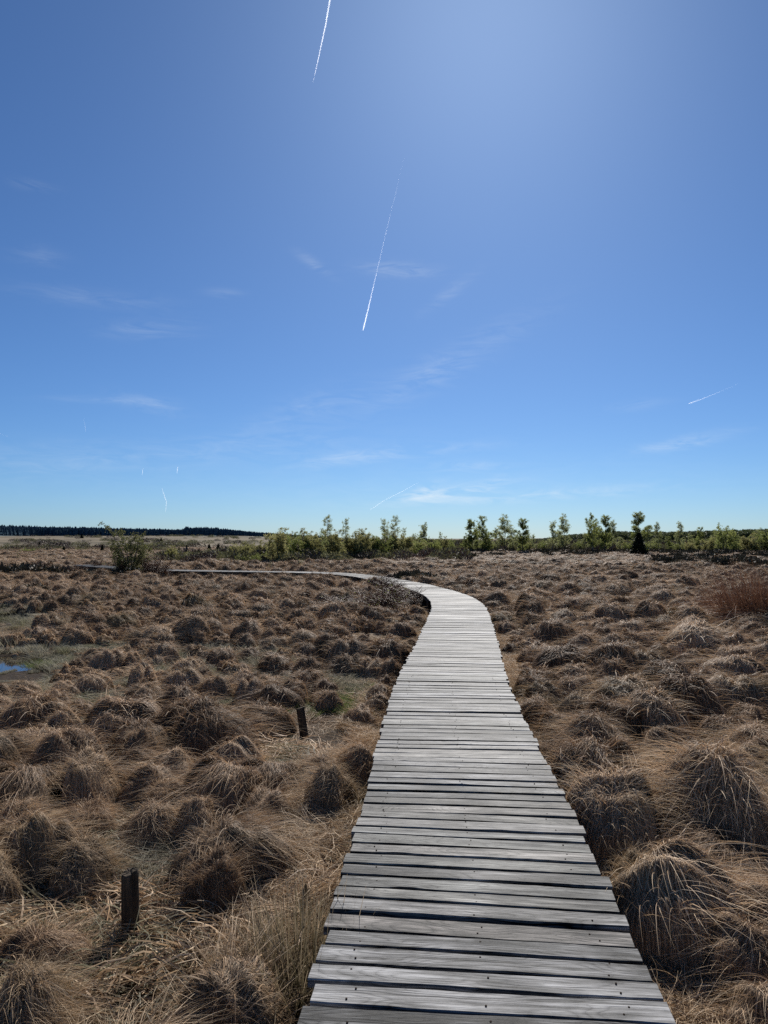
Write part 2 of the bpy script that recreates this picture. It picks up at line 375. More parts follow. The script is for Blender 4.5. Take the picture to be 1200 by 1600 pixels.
def path_dist(x, y):
    x = np.atleast_1d(x); y = np.atleast_1d(y); out = np.empty(len(x)); side = np.empty(len(x))
    pts = _pp[::3]; tg = np.gradient(pts, axis=0)
    for k in range(0, len(x), 2000):
        dx = x[k:k + 2000, None] - pts[None, :, 0]; dy = y[k:k + 2000, None] - pts[None, :, 1]
        d2 = dx * dx + dy * dy; i = d2.argmin(1); out[k:k + 2000] = np.sqrt(d2.min(1))
        r = np.arange(len(i)); side[k:k + 2000] = np.sign(dx[r, i] * tg[i, 1] - dy[r, i] * tg[i, 0])
    return out, side       # side > 0: right of the walk

def ground_z(x, y):
    x = np.asarray(x, float); y = np.asarray(y, float)
    d = np.hypot(x, y)
    z = -.42 + .05 * snoise(x, y, 3, 3, .8) * sstep(200, 60, d) + .06 * snoise(x, y, 5, 2, .12)
    z = z - .08 * sstep(-2, -6, x) * sstep(30, 18, y) - .16 * np.exp(-((y - 35.6) / 1.6) ** 2) * sstep(1.0, -1.5, x) * sstep(-13, -9, x)
    for (cx, cy, rx, ry) in POOLS:
        q = np.hypot((x - cx) / rx, (y - cy) / ry)
        z = z - .32 * sstep(1.35, .8, q)
    r = x / np.maximum(y, 1.0)
    lm = sstep(-.03, -.20, r); rm = sstep(.12, .30, r); cm = 1 - np.maximum(lm, rm)
    z = z + lm * (4.6 * sstep(160, 1250, y) + .7 * snoise(x, y, 9, 3, .008) * sstep(250, 600, y)) + rm * .5 * sstep(200, 600, y) - cm * 6 * sstep(160, 600, y)
    z = z - lm * 1.5 * sstep(115, 220, y) * sstep(950, 330, y)
    z = z + .3 * snoise(x, y, 11, 2, .02) * sstep(120, 300, d)
    return z

def build_ground():
    n = 560; u = np.linspace(-1, 1, n); a = 4.0; b = math.asinh(6000 / a)
    g = a * np.sinh(b * u)
    X, Y = np.meshgrid(g, g + 7.0, indexing='xy'); X = X.ravel(); Y = Y.ravel()
    Z = ground_z(X, Y)
    i = (np.arange(n - 1)[:, None] * n + np.arange(n - 1)[None]).ravel()
    F = np.stack([i, i + 1, i + n + 1, i + n], -1)
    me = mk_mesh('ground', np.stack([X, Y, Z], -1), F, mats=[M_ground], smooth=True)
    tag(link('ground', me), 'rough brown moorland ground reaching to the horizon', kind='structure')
    V = np.array([(-16, 9.5, -.55), (-4.5, 9.5, -.55), (-4.5, 24, -.55), (-16, 24, -.55)], float)
    tag(link('water', mk_mesh('water', V, [[0, 1, 2, 3]], mats=[M_water])), 'dark bog water reflecting blue sky at the left edge', kind='structure')
build_ground()

# ------------------------------------------------------------------ boardwalk
WALK_W = 1.235
def build_boardwalk():
    rnd = random.Random(4); rs = np.random.RandomState(4)
    root = link('boardwalk', None, loc=(.38, 0, -.42))
    off = np.array([.38, 0, -.42])
    tag(root, 'long weathered grey plank boardwalk curving away to the left across the moor', 'boardwalk')
    Vs, Fs, As, UVs, Ms = [], [], [], [], []; n0 = 0
    G = Geo(); s = 0.05; k = 0
    while s < PLEN - .3:
        w = rnd.uniform(.094, .121); gap = abs(rnd.gauss(.011, .006)) + .004 + .004 * (s < 7)
        p, t = path_at(s + w / 2); nrm = np.array([t[1], -t[0]])     # to the right
        y = p[1]
        sk = math.radians(2.8 * (1 - float(sstep(3.5, 7, y))) + rnd.gauss(0, .45)) * -1
        c_, s_ = math.cos(sk), math.sin(sk)
        r_ = np.array([nrm[0] * c_ - nrm[1] * s_, nrm[0] * s_ + nrm[1] * c_]); f_ = np.array([-r_[1], r_[0]])
        nu = 22 if y < 9 else (12 if y < 20 else 5)
        hl = WALK_W / 2 + rnd.uniform(-.012, .02); hr = WALK_W / 2 + rnd.uniform(-.012, .02)
        if rnd.random() < .03: hr += .02
        if rnd.random() < .03: hl -= .02
        u = np.linspace(-hl, hr, nu + 1)
        th = .032; bev = .0035
        taper = rnd.uniform(-.006, .006)
        ph = rnd.uniform(0, 9); ph2 = rnd.uniform(0, 9)
        e0 = -w / 2 + .0022 * np.sin(u * 7 + ph) + .0012 * np.sin(u * 23 + ph2) + taper * u / WALK_W + rs.normal(0, .0006, len(u))
        e1 = w / 2 + .0022 * np.sin(u * 6 + ph2) + .0012 * np.sin(u * 19 + ph) - taper * u / WALK_W + rs.normal(0, .0006, len(u))
        if rnd.random() < .22:          # a broken bite out of one edge
            c0 = rnd.uniform(-.45, .45); bw = rnd.uniform(.03, .09); e0 = e0 + .016 * np.exp(-((u - c0) / bw) ** 2)
        if y < 4 and 2.9 < y < 3.02: pass
        zo = rnd.gauss(0, .0022) + .0018 * np.sin(u * 2.2 + ph); tl = rnd.gauss(0, .010)
        cup = rnd.uniform(-.002, .003)
        # profile across the plank: bottom, side, bevel, top, bevel, side, bottom
        prof = []
        for (fr, dz, inset) in ((0, -th, 0), (0, -bev, 0), (0, 0, bev), (.5, 0, 0), (1, 0, -bev), (1, -bev, 0), (1, -th, 0)):
            v = e0 * (1 - fr) + e1 * fr + inset
            z = zo + dz + tl * (v / w) * .2 + (cup if fr == .5 and dz == 0 else 0)
            prof.append((v, z))
        P = len(prof)
        base = p[None] ; V = np.zeros((P, nu + 1, 3)); UV = np.zeros((P, nu + 1, 2))
        ru, rv = rnd.uniform(0, 60), rnd.uniform(0, 60)
        for q, (v, z) in enumerate(prof):
            xy = base + u[:, None] * r_[None] + v[:, None] * f_[None]
            V[q, :, :2] = xy; V[q, :, 2] = z + deck_z(y)
            UV[q, :, 0] = u + ru; UV[q, :, 1] = v + rv + (.03 if q in (0, 6) else 0)
        idx = n0 + np.arange(P * (nu + 1)).reshape(P, nu + 1)
        F = []
        for q in range(P - 1):
            F.append(np.stack([idx[q, :-1], idx[q, 1:], idx[q + 1, 1:], idx[q + 1, :-1]], -1))
        F.append(np.stack([idx[P - 1, :-1], idx[P - 1, 1:], idx[0, 1:], idx[0, :-1]], -1))
        F.append(np.array([[idx[0, 0], idx[1, 0], idx[5, 0], idx[6, 0]], [idx[1, 0], idx[2, 0], idx[4, 0], idx[5, 0]],
                           [idx[6, -1], idx[5, -1], idx[1, -1], idx[0, -1]], [idx[5, -1], idx[4, -1], idx[2, -1], idx[1, -1]]]))
        F = np.concatenate(F)
        Vs.append(V.reshape(-1, 3)); UVs.append(UV.reshape(-1, 2)); Fs.append(F); Ms.append(np.zeros(len(F), int))
        br = rnd.random() * (1 - .75 * float(sstep(31, 35, y))); br = br * .8 + (.25 if rnd.random() < .14 else 0)  # far planks get a darker colour to offset their sky-lit brightness
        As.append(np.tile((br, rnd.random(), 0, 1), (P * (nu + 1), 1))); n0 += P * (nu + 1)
        if y < 9:                        # screw heads, two over each beam
            for uu in (-.47, 0.0, .47):
                for vv in (-.026, .026):
                    if rnd.random() < .45: continue
                    q = p + r_ * (uu + rnd.gauss(0, .012)) + f_ * (vv + rnd.gauss(0, .006))
                    a = np.arange(8) / 8 * 2 * PI; rr = .0038
                    zc = deck_z(y) + float(np.mean(zo)) + .0022
                    V8 = np.stack([q[0] + rr * np.cos(a), q[1] + rr * np.sin(a), np.full(8, zc)], -1)
                    Vt = np.concatenate([V8, V8 * [1, 1, 1] - [0, 0, .006]])
                    f4 = [[j, (j + 1) % 8, 8 + (j + 1) % 8, 8 + j] for j in range(8)] + [[0, 1, 2, 3], [0, 3, 4, 7], [4, 5, 6, 7]]
                    Vs.append(Vt); UVs.append(np.zeros((16, 2))); Fs.append(np.array(f4) + n0); Ms.append(np.ones(len(f4), int))
                    As.append(np.tile((.5, .5, 0, 1), (16, 1))); n0 += 16
        s += w + gap
        k += 1
    V = np.concatenate(Vs) - off
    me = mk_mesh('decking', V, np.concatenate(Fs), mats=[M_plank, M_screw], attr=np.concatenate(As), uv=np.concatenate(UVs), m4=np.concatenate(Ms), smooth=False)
    link('decking', me, root)
    # beams under the planks
    for side, uu in (('l', -.47), ('c', 0), ('r', .47)):
        ss = np.arange(0, PLEN, .5); R = []
        for q in ss:
            p, t = path_at(q); nrm = np.array([t[1], -t[0]]); c = p + nrm * uu; z = deck_z(c[1]) - .042
            w = .045
            for (a, b) in ((-w, 0), (w, 0), (w, -.15), (-w, -.15)):
                R.append((*(c + nrm * a), z + b))
        R = np.array(R) - off; m = len(ss); i = np.arange(m - 1)[:, None] * 4; j = np.arange(4)[None]; j2 = (j + 1) % 4
        F = np.stack([i + j, i + j2, i + 4 + j2, i + 4 + j], -1).reshape(-1, 4)
        link('support_beam', mk_mesh('support_beam', R, F, mats=[M_beam], smooth=False), root)
    # posts
    pm = None
    q = 1.0
    while q < PLEN - 1:
        p, t = path_at(q); nrm = np.array([t[1], -t[0]])
        for uu in (-.56, .56):
            c = p + nrm * (uu + rnd.uniform(-.02, .02)); z1 = deck_z(c[1]) - .048; z0 = float(ground_z(c[0], c[1])) - .25
            if pm is None:
                g = Geo(); hs = np.array([0, .3, .7, 1.0]); g.tube(np.stack([hs * 0, hs * 0, hs], -1), np.array([.05, .052, .049, .047]), 9)
                pm = g.mesh('post', [M_post])
            o = link('post', pm, root, loc=np.array([c[0], c[1], z0]) - off); o.scale = (1, 1, z1 - z0)
        q += rnd.uniform(1.25, 1.6) if p[1] > 25 else 2.2
    return root
build_boardwalk()

# ------------------------------------------------------------------ grass
def ribbons(P, Wd, rs, tone, nrm=None):
    """P: (n, k, 3) blade centre lines, Wd: (n,) widths, tone (n,2). returns V,F,A"""
    n, k, _ = P.shape
    T = np.gradient(P, axis=1); T /= np.linalg.norm(T, axis=2)[..., None] + 1e-9
    r = np.broadcast_to(rs.normal(size=(n, 1, 3)), P.shape)
    if nrm is not None: r = nrm + r * .22
    B = np.cross(T, r); B /= np.linalg.norm(B, axis=2)[..., None] + 1e-9
    tt = np.linspace(0, 1, k)
    w = Wd[:, None] * (1 - .85 * tt ** 2)[None]
    V = np.stack([P - B * w[..., None] / 2, P + B * w[..., None] / 2], 2)      # n,k,2,3
    i = (np.arange(n)[:, None] * k + np.arange(k - 1)[None]).ravel() * 2
    F = np.stack([i, i + 1, i + 3, i + 2], -1)
    A = np.zeros((n, k, 2, 4)); A[..., 0] = tone[:, 0, None, None]; A[..., 1] = tt[None, :, None]; A[..., 2] = tone[:, 1, None, None]; A[..., 3] = 1
    return V.reshape(-1, 3), F, A.reshape(-1, 4)

def dome(q, pw=2.4, ex=.62): return np.where(q < 1, np.maximum(1 - np.minimum(q, 1) ** pw, 0) ** ex, -(q - 1) * 2.2)

def tussock_mesh(name, seed, nb, width, mats, R=.42, H=.36, stray=.08, k=6, wind=(.35, -.25), shag=1.0, ball=False):
    rs = np.random.RandomState(seed)
    lob = [(rs.uniform(0, 2 * PI), rs.uniform(.05, .16)) for _ in range(3)]
    def Rof(th):
        r = np.ones_like(th)
        for j, (p, a) in enumerate(lob): r = r + a * np.cos((j + 1) * th + p)
        return r * R
    pw = rs.uniform(2.3, 3.3)
    locks = rs.uniform(0, 2 * PI, 40); lockd = rs.normal(0, .45, 40)
    def surf(x, y):
        th = np.arctan2(y, x); q = np.hypot(x, y) / Rof(th)
        z = H * dome(q, pw) * (1 + .13 * np.sin(x * 9 + seed) * np.cos(y * 8 + seed * 2) + .07 * np.sin(x * 21 + y * 17 + seed))
        return np.maximum(z, -.07)
    g = Geo()
    # inner mound of dead matter
    nr, na = 9, 22
    rr = np.linspace(0, .97, nr); aa = np.arange(na) / na * 2 * PI
    X = rr[:, None] * np.cos(aa)[None] * Rof(aa)[None]; Y = rr[:, None] * np.sin(aa)[None] * Rof(aa)[None]
    Z = surf(X, Y) * .90 - .035
    i = np.arange(nr - 1)[:, None] * na; j = np.arange(na)[None]; j2 = (j + 1) % na
    g.add(np.stack([X, Y, Z], -1), np.stack([i + j, i + j2, i + na + j2, i + na + j], -1).reshape(-1, 4), A=np.tile((.10, 0, 0, 1), (nr * na, 1)), m=1)
    # combed blades lying over the mound in locks
    n = int(nb * (1 - stray)); tt = np.linspace(0, 1, k)
    th = rs.uniform(0, 2 * PI, n); r0 = np.sqrt(rs.uniform(0, 1, n)) * .93 * Rof(th)
    li = rs.randint(0, 40, n); near = (np.round(th / (2 * PI) * 40).astype(int) + (rs.rand(n) < .3) * li) % 40
    ph = th + lockd[near] * .8 + rs.normal(0, .18, n)
    wk = 1.6 * np.exp(-(r0 / (.45 * R)) ** 2) + .7; dx = np.cos(ph) + wk * wind[0] * rs.uniform(.2, 1.5, n); dy = np.sin(ph) + wk * wind[1] * rs.uniform(.2, 1.5, n)
    dn = np.hypot(dx, dy) + 1e-6; dx /= dn; dy /= dn
    Lb = rs.uniform(.12, .34, n) * (R / .42); cv = rs.normal(0, 1.1, n)
    s = tt[None] * Lb[:, None]
    ang = np.arctan2(dy, dx)[:, None] + cv[:, None] * s * 1.6
    off_ = rs.normal(0, .055, (2, n)) * R / .42
    x = (r0 * np.cos(th) + off_[0])[:, None] + np.cumsum(np.cos(ang) * (Lb / (k - 1))[:, None], 1) - np.cos(ang[:, :1]) * (Lb / (k - 1))[:, None]
    y = (r0 * np.sin(th) + off_[1])[:, None] + np.cumsum(np.sin(ang) * (Lb / (k - 1))[:, None], 1) - np.sin(ang[:, :1]) * (Lb / (k - 1))[:, None]
    z = surf(x, y)
    lift = rs.gamma(1.5, .011, n) * shag; lift2 = rs.normal(0, .012, n) * shag
    z = z - .02 + (lift[:, None] * np.sin(PI * (.15 + .8 * tt))[None] * 1.4) + lift2[:, None] * tt[None] ** 2 + .012
    P = np.stack([x, y, z], -1)
    tone = np.stack([np.clip(rs.beta(1.0, 1.55, n) + lockd[near] * .2, 0, 1), rs.rand(n)], -1)
    nr_ = np.stack([x / R ** 2, y / R ** 2, np.maximum(z, 0) / H ** 2 * .9 + .35], -1); nr_ /= np.linalg.norm(nr_, axis=2)[..., None]
    V, F, A = ribbons(P, width * rs.uniform(.6, 1.3, n), rs, tone, nr_); g.add(V, F, A=A)
    # loose arching blades
    n = nb - n
    if n > 0:
        th = rs.uniform(0, 2 * PI, n); r0 = np.sqrt(rs.uniform(0, 1, n)) * .85 * Rof(th)
        ph = th + rs.normal(0, .7, n); Lb = rs.uniform(.15, .42, n) * (R / .42); up = rs.uniform(.25, 1.0, n)
        s = tt[None] * Lb[:, None]
        x = (r0 * np.cos(th))[:, None] + np.cos(ph)[:, None] * s * (.5 + .5 * tt[None]) + wind[0] * s * tt[None] * .7
        y = (r0 * np.sin(th))[:, None] + np.sin(ph)[:, None] * s * (.5 + .5 * tt[None]) + wind[1] * s * tt[None] * .7
        z0 = surf(r0 * np.cos(th), r0 * np.sin(th))
        z = z0[:, None] - .02 + s * up[:, None] - (s ** 2) * rs.uniform(1.6, 3.4, n)[:, None] * up[:, None]
        z = np.maximum(z, -.03)
        tone = np.stack([rs.beta(3, 1.8, n), rs.rand(n)], -1)
        V, F, A = ribbons(np.stack([x, y, z], -1), width * rs.uniform(.6, 1.2, n), rs, tone); g.add(V, F, A=A)
    return g.mesh(name, mats)

M_core = leafy('dead_tussock_core', [(0, (.010, .007, .005)), (1, (.04, .026, .017))], transl=0)
BALLS = 1
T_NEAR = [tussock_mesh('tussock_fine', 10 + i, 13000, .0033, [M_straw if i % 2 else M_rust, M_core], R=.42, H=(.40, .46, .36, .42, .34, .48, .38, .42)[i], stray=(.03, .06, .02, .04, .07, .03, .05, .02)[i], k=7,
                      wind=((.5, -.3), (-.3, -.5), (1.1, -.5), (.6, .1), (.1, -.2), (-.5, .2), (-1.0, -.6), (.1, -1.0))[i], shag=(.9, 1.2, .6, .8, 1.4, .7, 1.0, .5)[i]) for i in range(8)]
T_MID = [tussock_mesh('tussock_mid', 30 + i, 4600, .0052, [M_straw if i % 2 else M_rust, M_core], R=.42, H=.40 + .03 * (i % 3), stray=.03, k=6, wind=(.3 * math.cos(i * 2.1), .3 * math.sin(i * 2.1))) for i in range(7)]
M_strawf = leafy('dry_grass_far', STRAW, spec=.05, tip=(.74, .60, .42), zone=(.20, .155, .08), transl=.20); M_rustf = leafy('rusty_grass_far', RUST, spec=.05, tip=(.64, .48, .31), transl=.20)
T_FAR = [tussock_mesh('tussock_far', 50 + i, 700, .016, [M_strawf if i % 2 else M_rustf, M_core], R=.42, H=.43, stray=.02, k=5, wind=(.2, -.1)) for i in range(5)]

def mat_mesh(name, seed, nb, width, mats, R=.45, hgt=.07, k=5, Lr=(.08, .26), bias=None, upright=0.0):
    """a patch of low tangled grass"""
    rs = np.random.RandomState(seed); tt = np.linspace(0, 1, k)
    th = rs.uniform(0, 2 * PI, nb); r0 = np.sqrt(rs.rand(nb)) * R
    x0 = r0 * np.cos(th); y0 = r0 * np.sin(th)
    ph = 2.6 * np.sin(x0 * 5 + seed) + 2.2 * np.cos(y0 * 6 + seed) + rs.normal(0, .8, nb)
    if bias is not None: ph = bias + rs.normal(0, .7, nb)
    Lb = rs.uniform(*Lr, nb); cv = rs.normal(0, 3.0, nb); s = tt[None] * Lb[:, None]
    lean = np.clip(1 - upright * rs.uniform(.6, 1.2, nb), .12, 1)[:, None]
    a = ph[:, None] + cv[:, None] * s
    x = x0[:, None] + np.cos(a) * s * lean; y = y0[:, None] + np.sin(a) * s * lean
    up = rs.uniform(.2, .9, nb)[:, None]
    z = hgt * .5 * (1 + np.sin(x0 * 7 + seed) * np.cos(y0 * 6))[:, None] * .6 - .02 + s * (up * (1 - upright) + upright) - (s ** 2) * (2.4 * up * (1 - upright) + .5 * upright)
    z = np.maximum(z, -.03)
    V, F, A = ribbons(np.stack([x, y, z], -1), width * rs.uniform(.6, 1.3, nb), rs, np.stack([rs.beta(2.2, 2, nb), rs.rand(nb)], -1))
    return mk_mesh(name, V, F, mats=mats, attr=A)

# ---- scattering as one object ("stuff") : points + geometry nodes
PROTO = bpy.data.collections.new('prototypes')
def scatter(name, pts, rot, scl, idx, protos, label):
    """pts (n,3), rot (n,3) euler, scl (n,3), idx (n,): instances of proto meshes, one object"""
    me = bpy.data.meshes.new(name); n = len(pts)
    me.vertices.add(n); me.vertices.foreach_set('co', np.asarray(pts, np.float32).ravel())
    for nm, arr, ty, key in (('rot', rot, 'FLOAT_VECTOR', 'vector'), ('scl', scl, 'FLOAT_VECTOR', 'vector'), ('idx', idx, 'INT', 'value')):
        a = me.attributes.new(nm, ty, 'POINT'); a.data.foreach_set(key, np.asarray(arr, np.int32 if ty == 'INT' else np.float32).ravel())
    o = link(name, me)
    ng = bpy.data.node_groups.new(name, 'GeometryNodeTree')
    ng.interface.new_socket('Geometry', in_out='INPUT', socket_type='NodeSocketGeometry')
    ng.interface.new_socket('Geometry', in_out='OUTPUT', socket_type='NodeSocketGeometry')
    gi = ng.nodes.new('NodeGroupInput'); go = ng.nodes.new('NodeGroupOutput')
    iop = ng.nodes.new('GeometryNodeInstanceOnPoints'); iop.inputs['Pick Instance'].default_value = True
    ng.links.new(gi.outputs[0], iop.inputs['Points'])
    jn = ng.nodes.new('GeometryNodeJoinGeometry')
    for pm in protos:
        po = bpy.data.objects.new(pm.name, pm)
        oi = ng.nodes.new('GeometryNodeObjectInfo'); oi.inputs['Object'].default_value = po; oi.inputs['As Instance'].default_value = True
        oi.transform_space = 'ORIGINAL'
        ng.links.new(oi.outputs['Geometry'], jn.inputs[0])
    ng.links.new(jn.outputs[0], iop.inputs['Instance'])
    def attr(nm, ty):
        a = ng.nodes.new('GeometryNodeInputNamedAttribute'); a.data_type = ty; a.inputs['Name'].default_value = nm; return a.outputs['Attribute']
    ng.links.new(attr('idx', 'INT'), iop.inputs['Instance Index'])
    e2r = ng.nodes.new('FunctionNodeEulerToRotation'); ng.links.new(attr('rot', 'FLOAT_VECTOR'), e2r.inputs[0])
    ng.links.new(e2r.outputs[0], iop.inputs['Rotation'])
    ng.links.new(attr('scl', 'FLOAT_VECTOR'), iop.inputs['Scale'])
    ng.links.new(iop.outputs[0], go.inputs[0])
    md = o.modifiers.new('scatter', 'NODES'); md.node_group = ng
    tag(o, label, kind='stuff')
    return o

def pool_q(x, y):
    q = np.full(np.shape(x), 9.)
    for (cx, cy, rx, ry) in POOLS: q = np.minimum(q, np.hypot((x - cx) / rx, (y - cy) / ry))
    return q
def pool_front(x, y):
    q = np.full(np.shape(x), 9.)
    for f in (1.0, 1.06, 1.12, 1.18, 1.24): q = np.minimum(q, pool_q(x * f, y * f))
    return q
def wet(x, y):
    """1 in the low grey-green hollow left of the walk"""
    return sstep(1.25, .75, np.hypot((x + 5.6) / 5.0, (y - 10.9) / 3.1) + .18 * snoise(x, y, 21, 2, .8))

# ---- tussocks: hand-placed ones first (centre px, base py, width px), then filled in
HAND = [(45, 1575, 170), (350, 1410, 205), (35, 1400, 150), (120, 1330, 110), (222, 1275, 115), (335, 1300, 170), (405, 1312, 120),
        (125, 1245, 95), (272, 1212, 60), (25, 1240, 95), (325, 1152, 55), (405, 1165, 95), (175, 1150, 70), (545, 1066, 68), (613, 1064, 34), (486, 1000, 32),
        (440, 974, 36), (500, 1108, 52), (515, 1295, 105), (225, 1345, 120), (60, 1175, 80), (265, 1110, 50), (250, 1078, 50), (90, 1165, 60),
        (880, 1182, 78), (930, 1210, 112), (1047, 1205, 95), (962, 1166, 84), (985, 1235, 95), (955, 1295, 175), (1160, 1295, 125), (1045, 1310, 105), (975, 1375, 190),
        (1125, 1350, 200), (1150, 1415, 160), (1090, 1545, 240), (1190, 1600, 150), (996, 1068, 85), (955, 1050, 60), (922, 1022, 52), (851, 993, 36), (1108, 1032, 100),
        (1165, 1080, 105), (1060, 1112, 112), (1172, 1140, 120), (905, 1110, 70), (865, 1062, 60), (830, 1030, 45), (1150, 1200, 100), (1010, 1440, 110)]
TUS = []
def add_tus(x, y, R, src=''): TUS.append((float(x), float(y), float(R)))
for (px, by, wpx) in HAND:
    p = at(px, by, -.42); w = wpx * math.hypot(p[0], p[1]) / 1202
    R = w / 2 * (.86 if px < 600 else .95)
    add_tus(p[0], p[1] + R * .7, R)
KEEP = []
for (px, by, kr) in ((205, 1487, .16), (192, 1530, .2), (185, 1560, .15), (482, 1135, .3), (476, 1168, .3), (474, 1205, .25), (573, 1000, .3), (573, 1012, .35), (556, 1098, .2), (471, 1440, .15)):
    p = at(px, by, -.42); KEEP.append((p[0], p[1], kr))
rng = np.random.RandomState(77)
grid = {}
def gkey(x, y): return (int(math.floor(x / 1.0)), int(math.floor(y / 1.0)))
for t in TUS: grid.setdefault(gkey(t[0], t[1]), []).append(t)
def try_add(x, y, R, sep=.80):
    kx, ky = gkey(x, y)
    for a in (-1, 0, 1):
        for b in (-1, 0, 1):
            for t in grid.get((kx + a, ky + b), ()):
                if (t[0] - x) ** 2 + (t[1] - y) ** 2 < ((t[2] + R) * sep) ** 2: return False
    TUS.append((x, y, R)); grid.setdefault((kx, ky), []).append(TUS[-1]); return True
c = 60000
cy = np.sqrt(rng.uniform(1.0, 52.0 ** 2, c)); cx = rng.uniform(-.62, .62, c) * (cy + 2.5)
pdist, pside = path_dist(cx, cy)
R_ = np.clip(rng.gamma(8, .037, c), .17, .46)
wt = wet(cx, cy); pq = pool_q(cx, cy); pf = pool_front(cx, cy)
for i in range(c):
    x, y, R = cx[i], cy[i], R_[i]
    if pside[i] < 0 and y > 9: R *= .80
    if any((x - kx) ** 2 + (y - ky) ** 2 < (kr + R) ** 2 for kx, ky, kr in KEEP): continue
    if wt[i] > .3:
        if rng.rand() > .8: continue
        R *= .78
    if pf[i] < 1.0 + R * .6: continue
    if pq[i] < 2.0: R *= .5
    if pdist[i] < .62 + R * .85: continue
    if pq[i] < 1.2 + R * .6: continue
    if pdist[i] < 1.25 + R and pside[i] < 0 and x < 0 and y > 30: continue
    if y < 2.6 and abs(x) < 1.0: continue
    if y < 3.4 and x < 0: R = min(R, .27)
    try_add(x, y, R, (.68 if pside[i] > 0 else .66) if y > 5 else .69)
# far field, looser
c = 12000
fy = np.sqrt(rng.uniform(50.0 ** 2, 135.0 ** 2, c)); fx = rng.uniform(-.58, .58, c) * fy
TUS = np.array(TUS)
dd = np.hypot(TUS[:, 0], TUS[:, 1])
# how large each shows: near and inside the frame
infr = (np.abs(TUS[:, 0]) < TUS[:, 1] * .5 + TUS[:, 2] + .05) & (TUS[:, 1] > 1.9)
size_px = np.where(infr, TUS[:, 2] / dd, 0)
order = np.argsort(-size_px); IND = order[:270]; ind_set = set(IND.tolist())
tz = ground_z(TUS[:, 0], TUS[:, 1])

ORD = ['first', 'second', 'third', 'fourth', 'fifth', 'sixth', 'seventh', 'eighth', 'ninth', 'tenth', 'eleventh', 'twelfth', 'thirteenth', 'fourteenth', 'fifteenth', 'sixteenth', 'seventeenth', 'eighteenth', 'nineteenth', 'twentieth'] + ['%d%s' % (i, 'st' if i % 10 == 1 else 'nd' if i % 10 == 2 else 'rd' if i % 10 == 3 else 'th') for i in range(21, 90)]
def place_tussocks():
    pd, sd_ = path_dist(TUS[IND, 0], TUS[IND, 1])
    rows = {}
    for k, i in enumerate(IND):
        x, y, R = TUS[i]
        row = int((y - 1.9) / .85); rows.setdefault((row, sd_[k] > 0), []).append((pd[k], i))
    rownum = {}
    for (row, right) in sorted(rows): rownum[(row, right)] = sum(1 for (r, q) in rows if q == right and r <= row)
    rr = random.Random(8)
    for (row, right), lst in rows.items():
        lst.sort()
        for n_, (_, i) in enumerate(lst):
            x, y, R = TUS[i]; d = math.hypot(x, y)
            lod = T_NEAR if d < 7.5 else T_MID
            q = rr.randrange(len(lod)); me = lod[q]
            sc = R / .42; hz = (max(sc, .55) if R > .16 else sc * .8) * rr.uniform(.8, 1.15) * (1.14 if x < 0 else 1.16)
            if R > .45: hz *= .85
            el = rr.uniform(.9, 1.2)
            o = link('grass_tussock', me, loc=(x, y, tz[i] - .02), rot=(rr.gauss(0, .06), rr.gauss(0, .06), rr.uniform(0, 2 * PI) if x < 0 else rr.gauss(0, .5)), scl=(sc * el, sc / el, hz))
            rust = me.materials[0] is M_rust
            size = 'big' if R > .40 else ('middling' if R > .3 else 'small')
            tag(o, '%s %s grass tussock, %s from boardwalk, %s row from the front on the %s' % (size, 'rusty brown' if rust else 'straw coloured', ORD[n_], ORD[rownum[(row, right)] - 1], 'right' if right else 'left'), 'tussock', 'dry grass tussocks on the moor')
place_tussocks()

def scatter_field():
    rs = np.random.RandomState(5)
    rest = np.array([i for i in range(len(TUS)) if i not in ind_set])
    x = TUS[rest, 0]; y = TUS[rest, 1]; R = TUS[rest, 2]; z = tz[rest]
    fz = ground_z(fx, fy); fR = rs.uniform(.35, .7, len(fx))
    # thin out by chance and where heather or trees stand
    X = np.concatenate([x, fx]); Y = np.concatenate([y, fy]); Z = np.concatenate([z, fz]); RR = np.concatenate([R, fR])
    n = len(X); d = np.hypot(X, Y)
    pd, _ = path_dist(X, Y); keep = (pd > .75 + RR * .55); X, Y, Z, RR, d = X[keep], Y[keep], Z[keep], RR[keep], d[keep]; n = len(X)
    nm = len(T_MID); nf = len(T_FAR)
    idx = np.where(d < 22, rs.randint(0, nm, n), nm + rs.randint(0, nf, n))
    sc = RR / .42; hz = np.where(RR > .16, np.maximum(sc, .5), sc * .8) * rs.uniform(.8, 1.2, n) * np.where(d > 50, .62, np.where((X < 0) & (d > 12), 1.22, 1.0))
    scl = np.stack([sc * rs.uniform(.9, 1.2, n), sc * rs.uniform(.85, 1.1, n), hz], -1)
    rot = np.stack([rs.normal(0, .06, n), rs.normal(0, .06, n), rs.uniform(0, 2 * PI, n)], -1)
    print('tussocks scattered', n, 'of', len(TUS))
    scatter('tussock_field', np.stack([X, Y, Z - .02], -1), rot, scl, idx, T_MID + T_FAR, 'brown tussocky moor grass spreading away behind the nearer tussocks')
scatter_field()

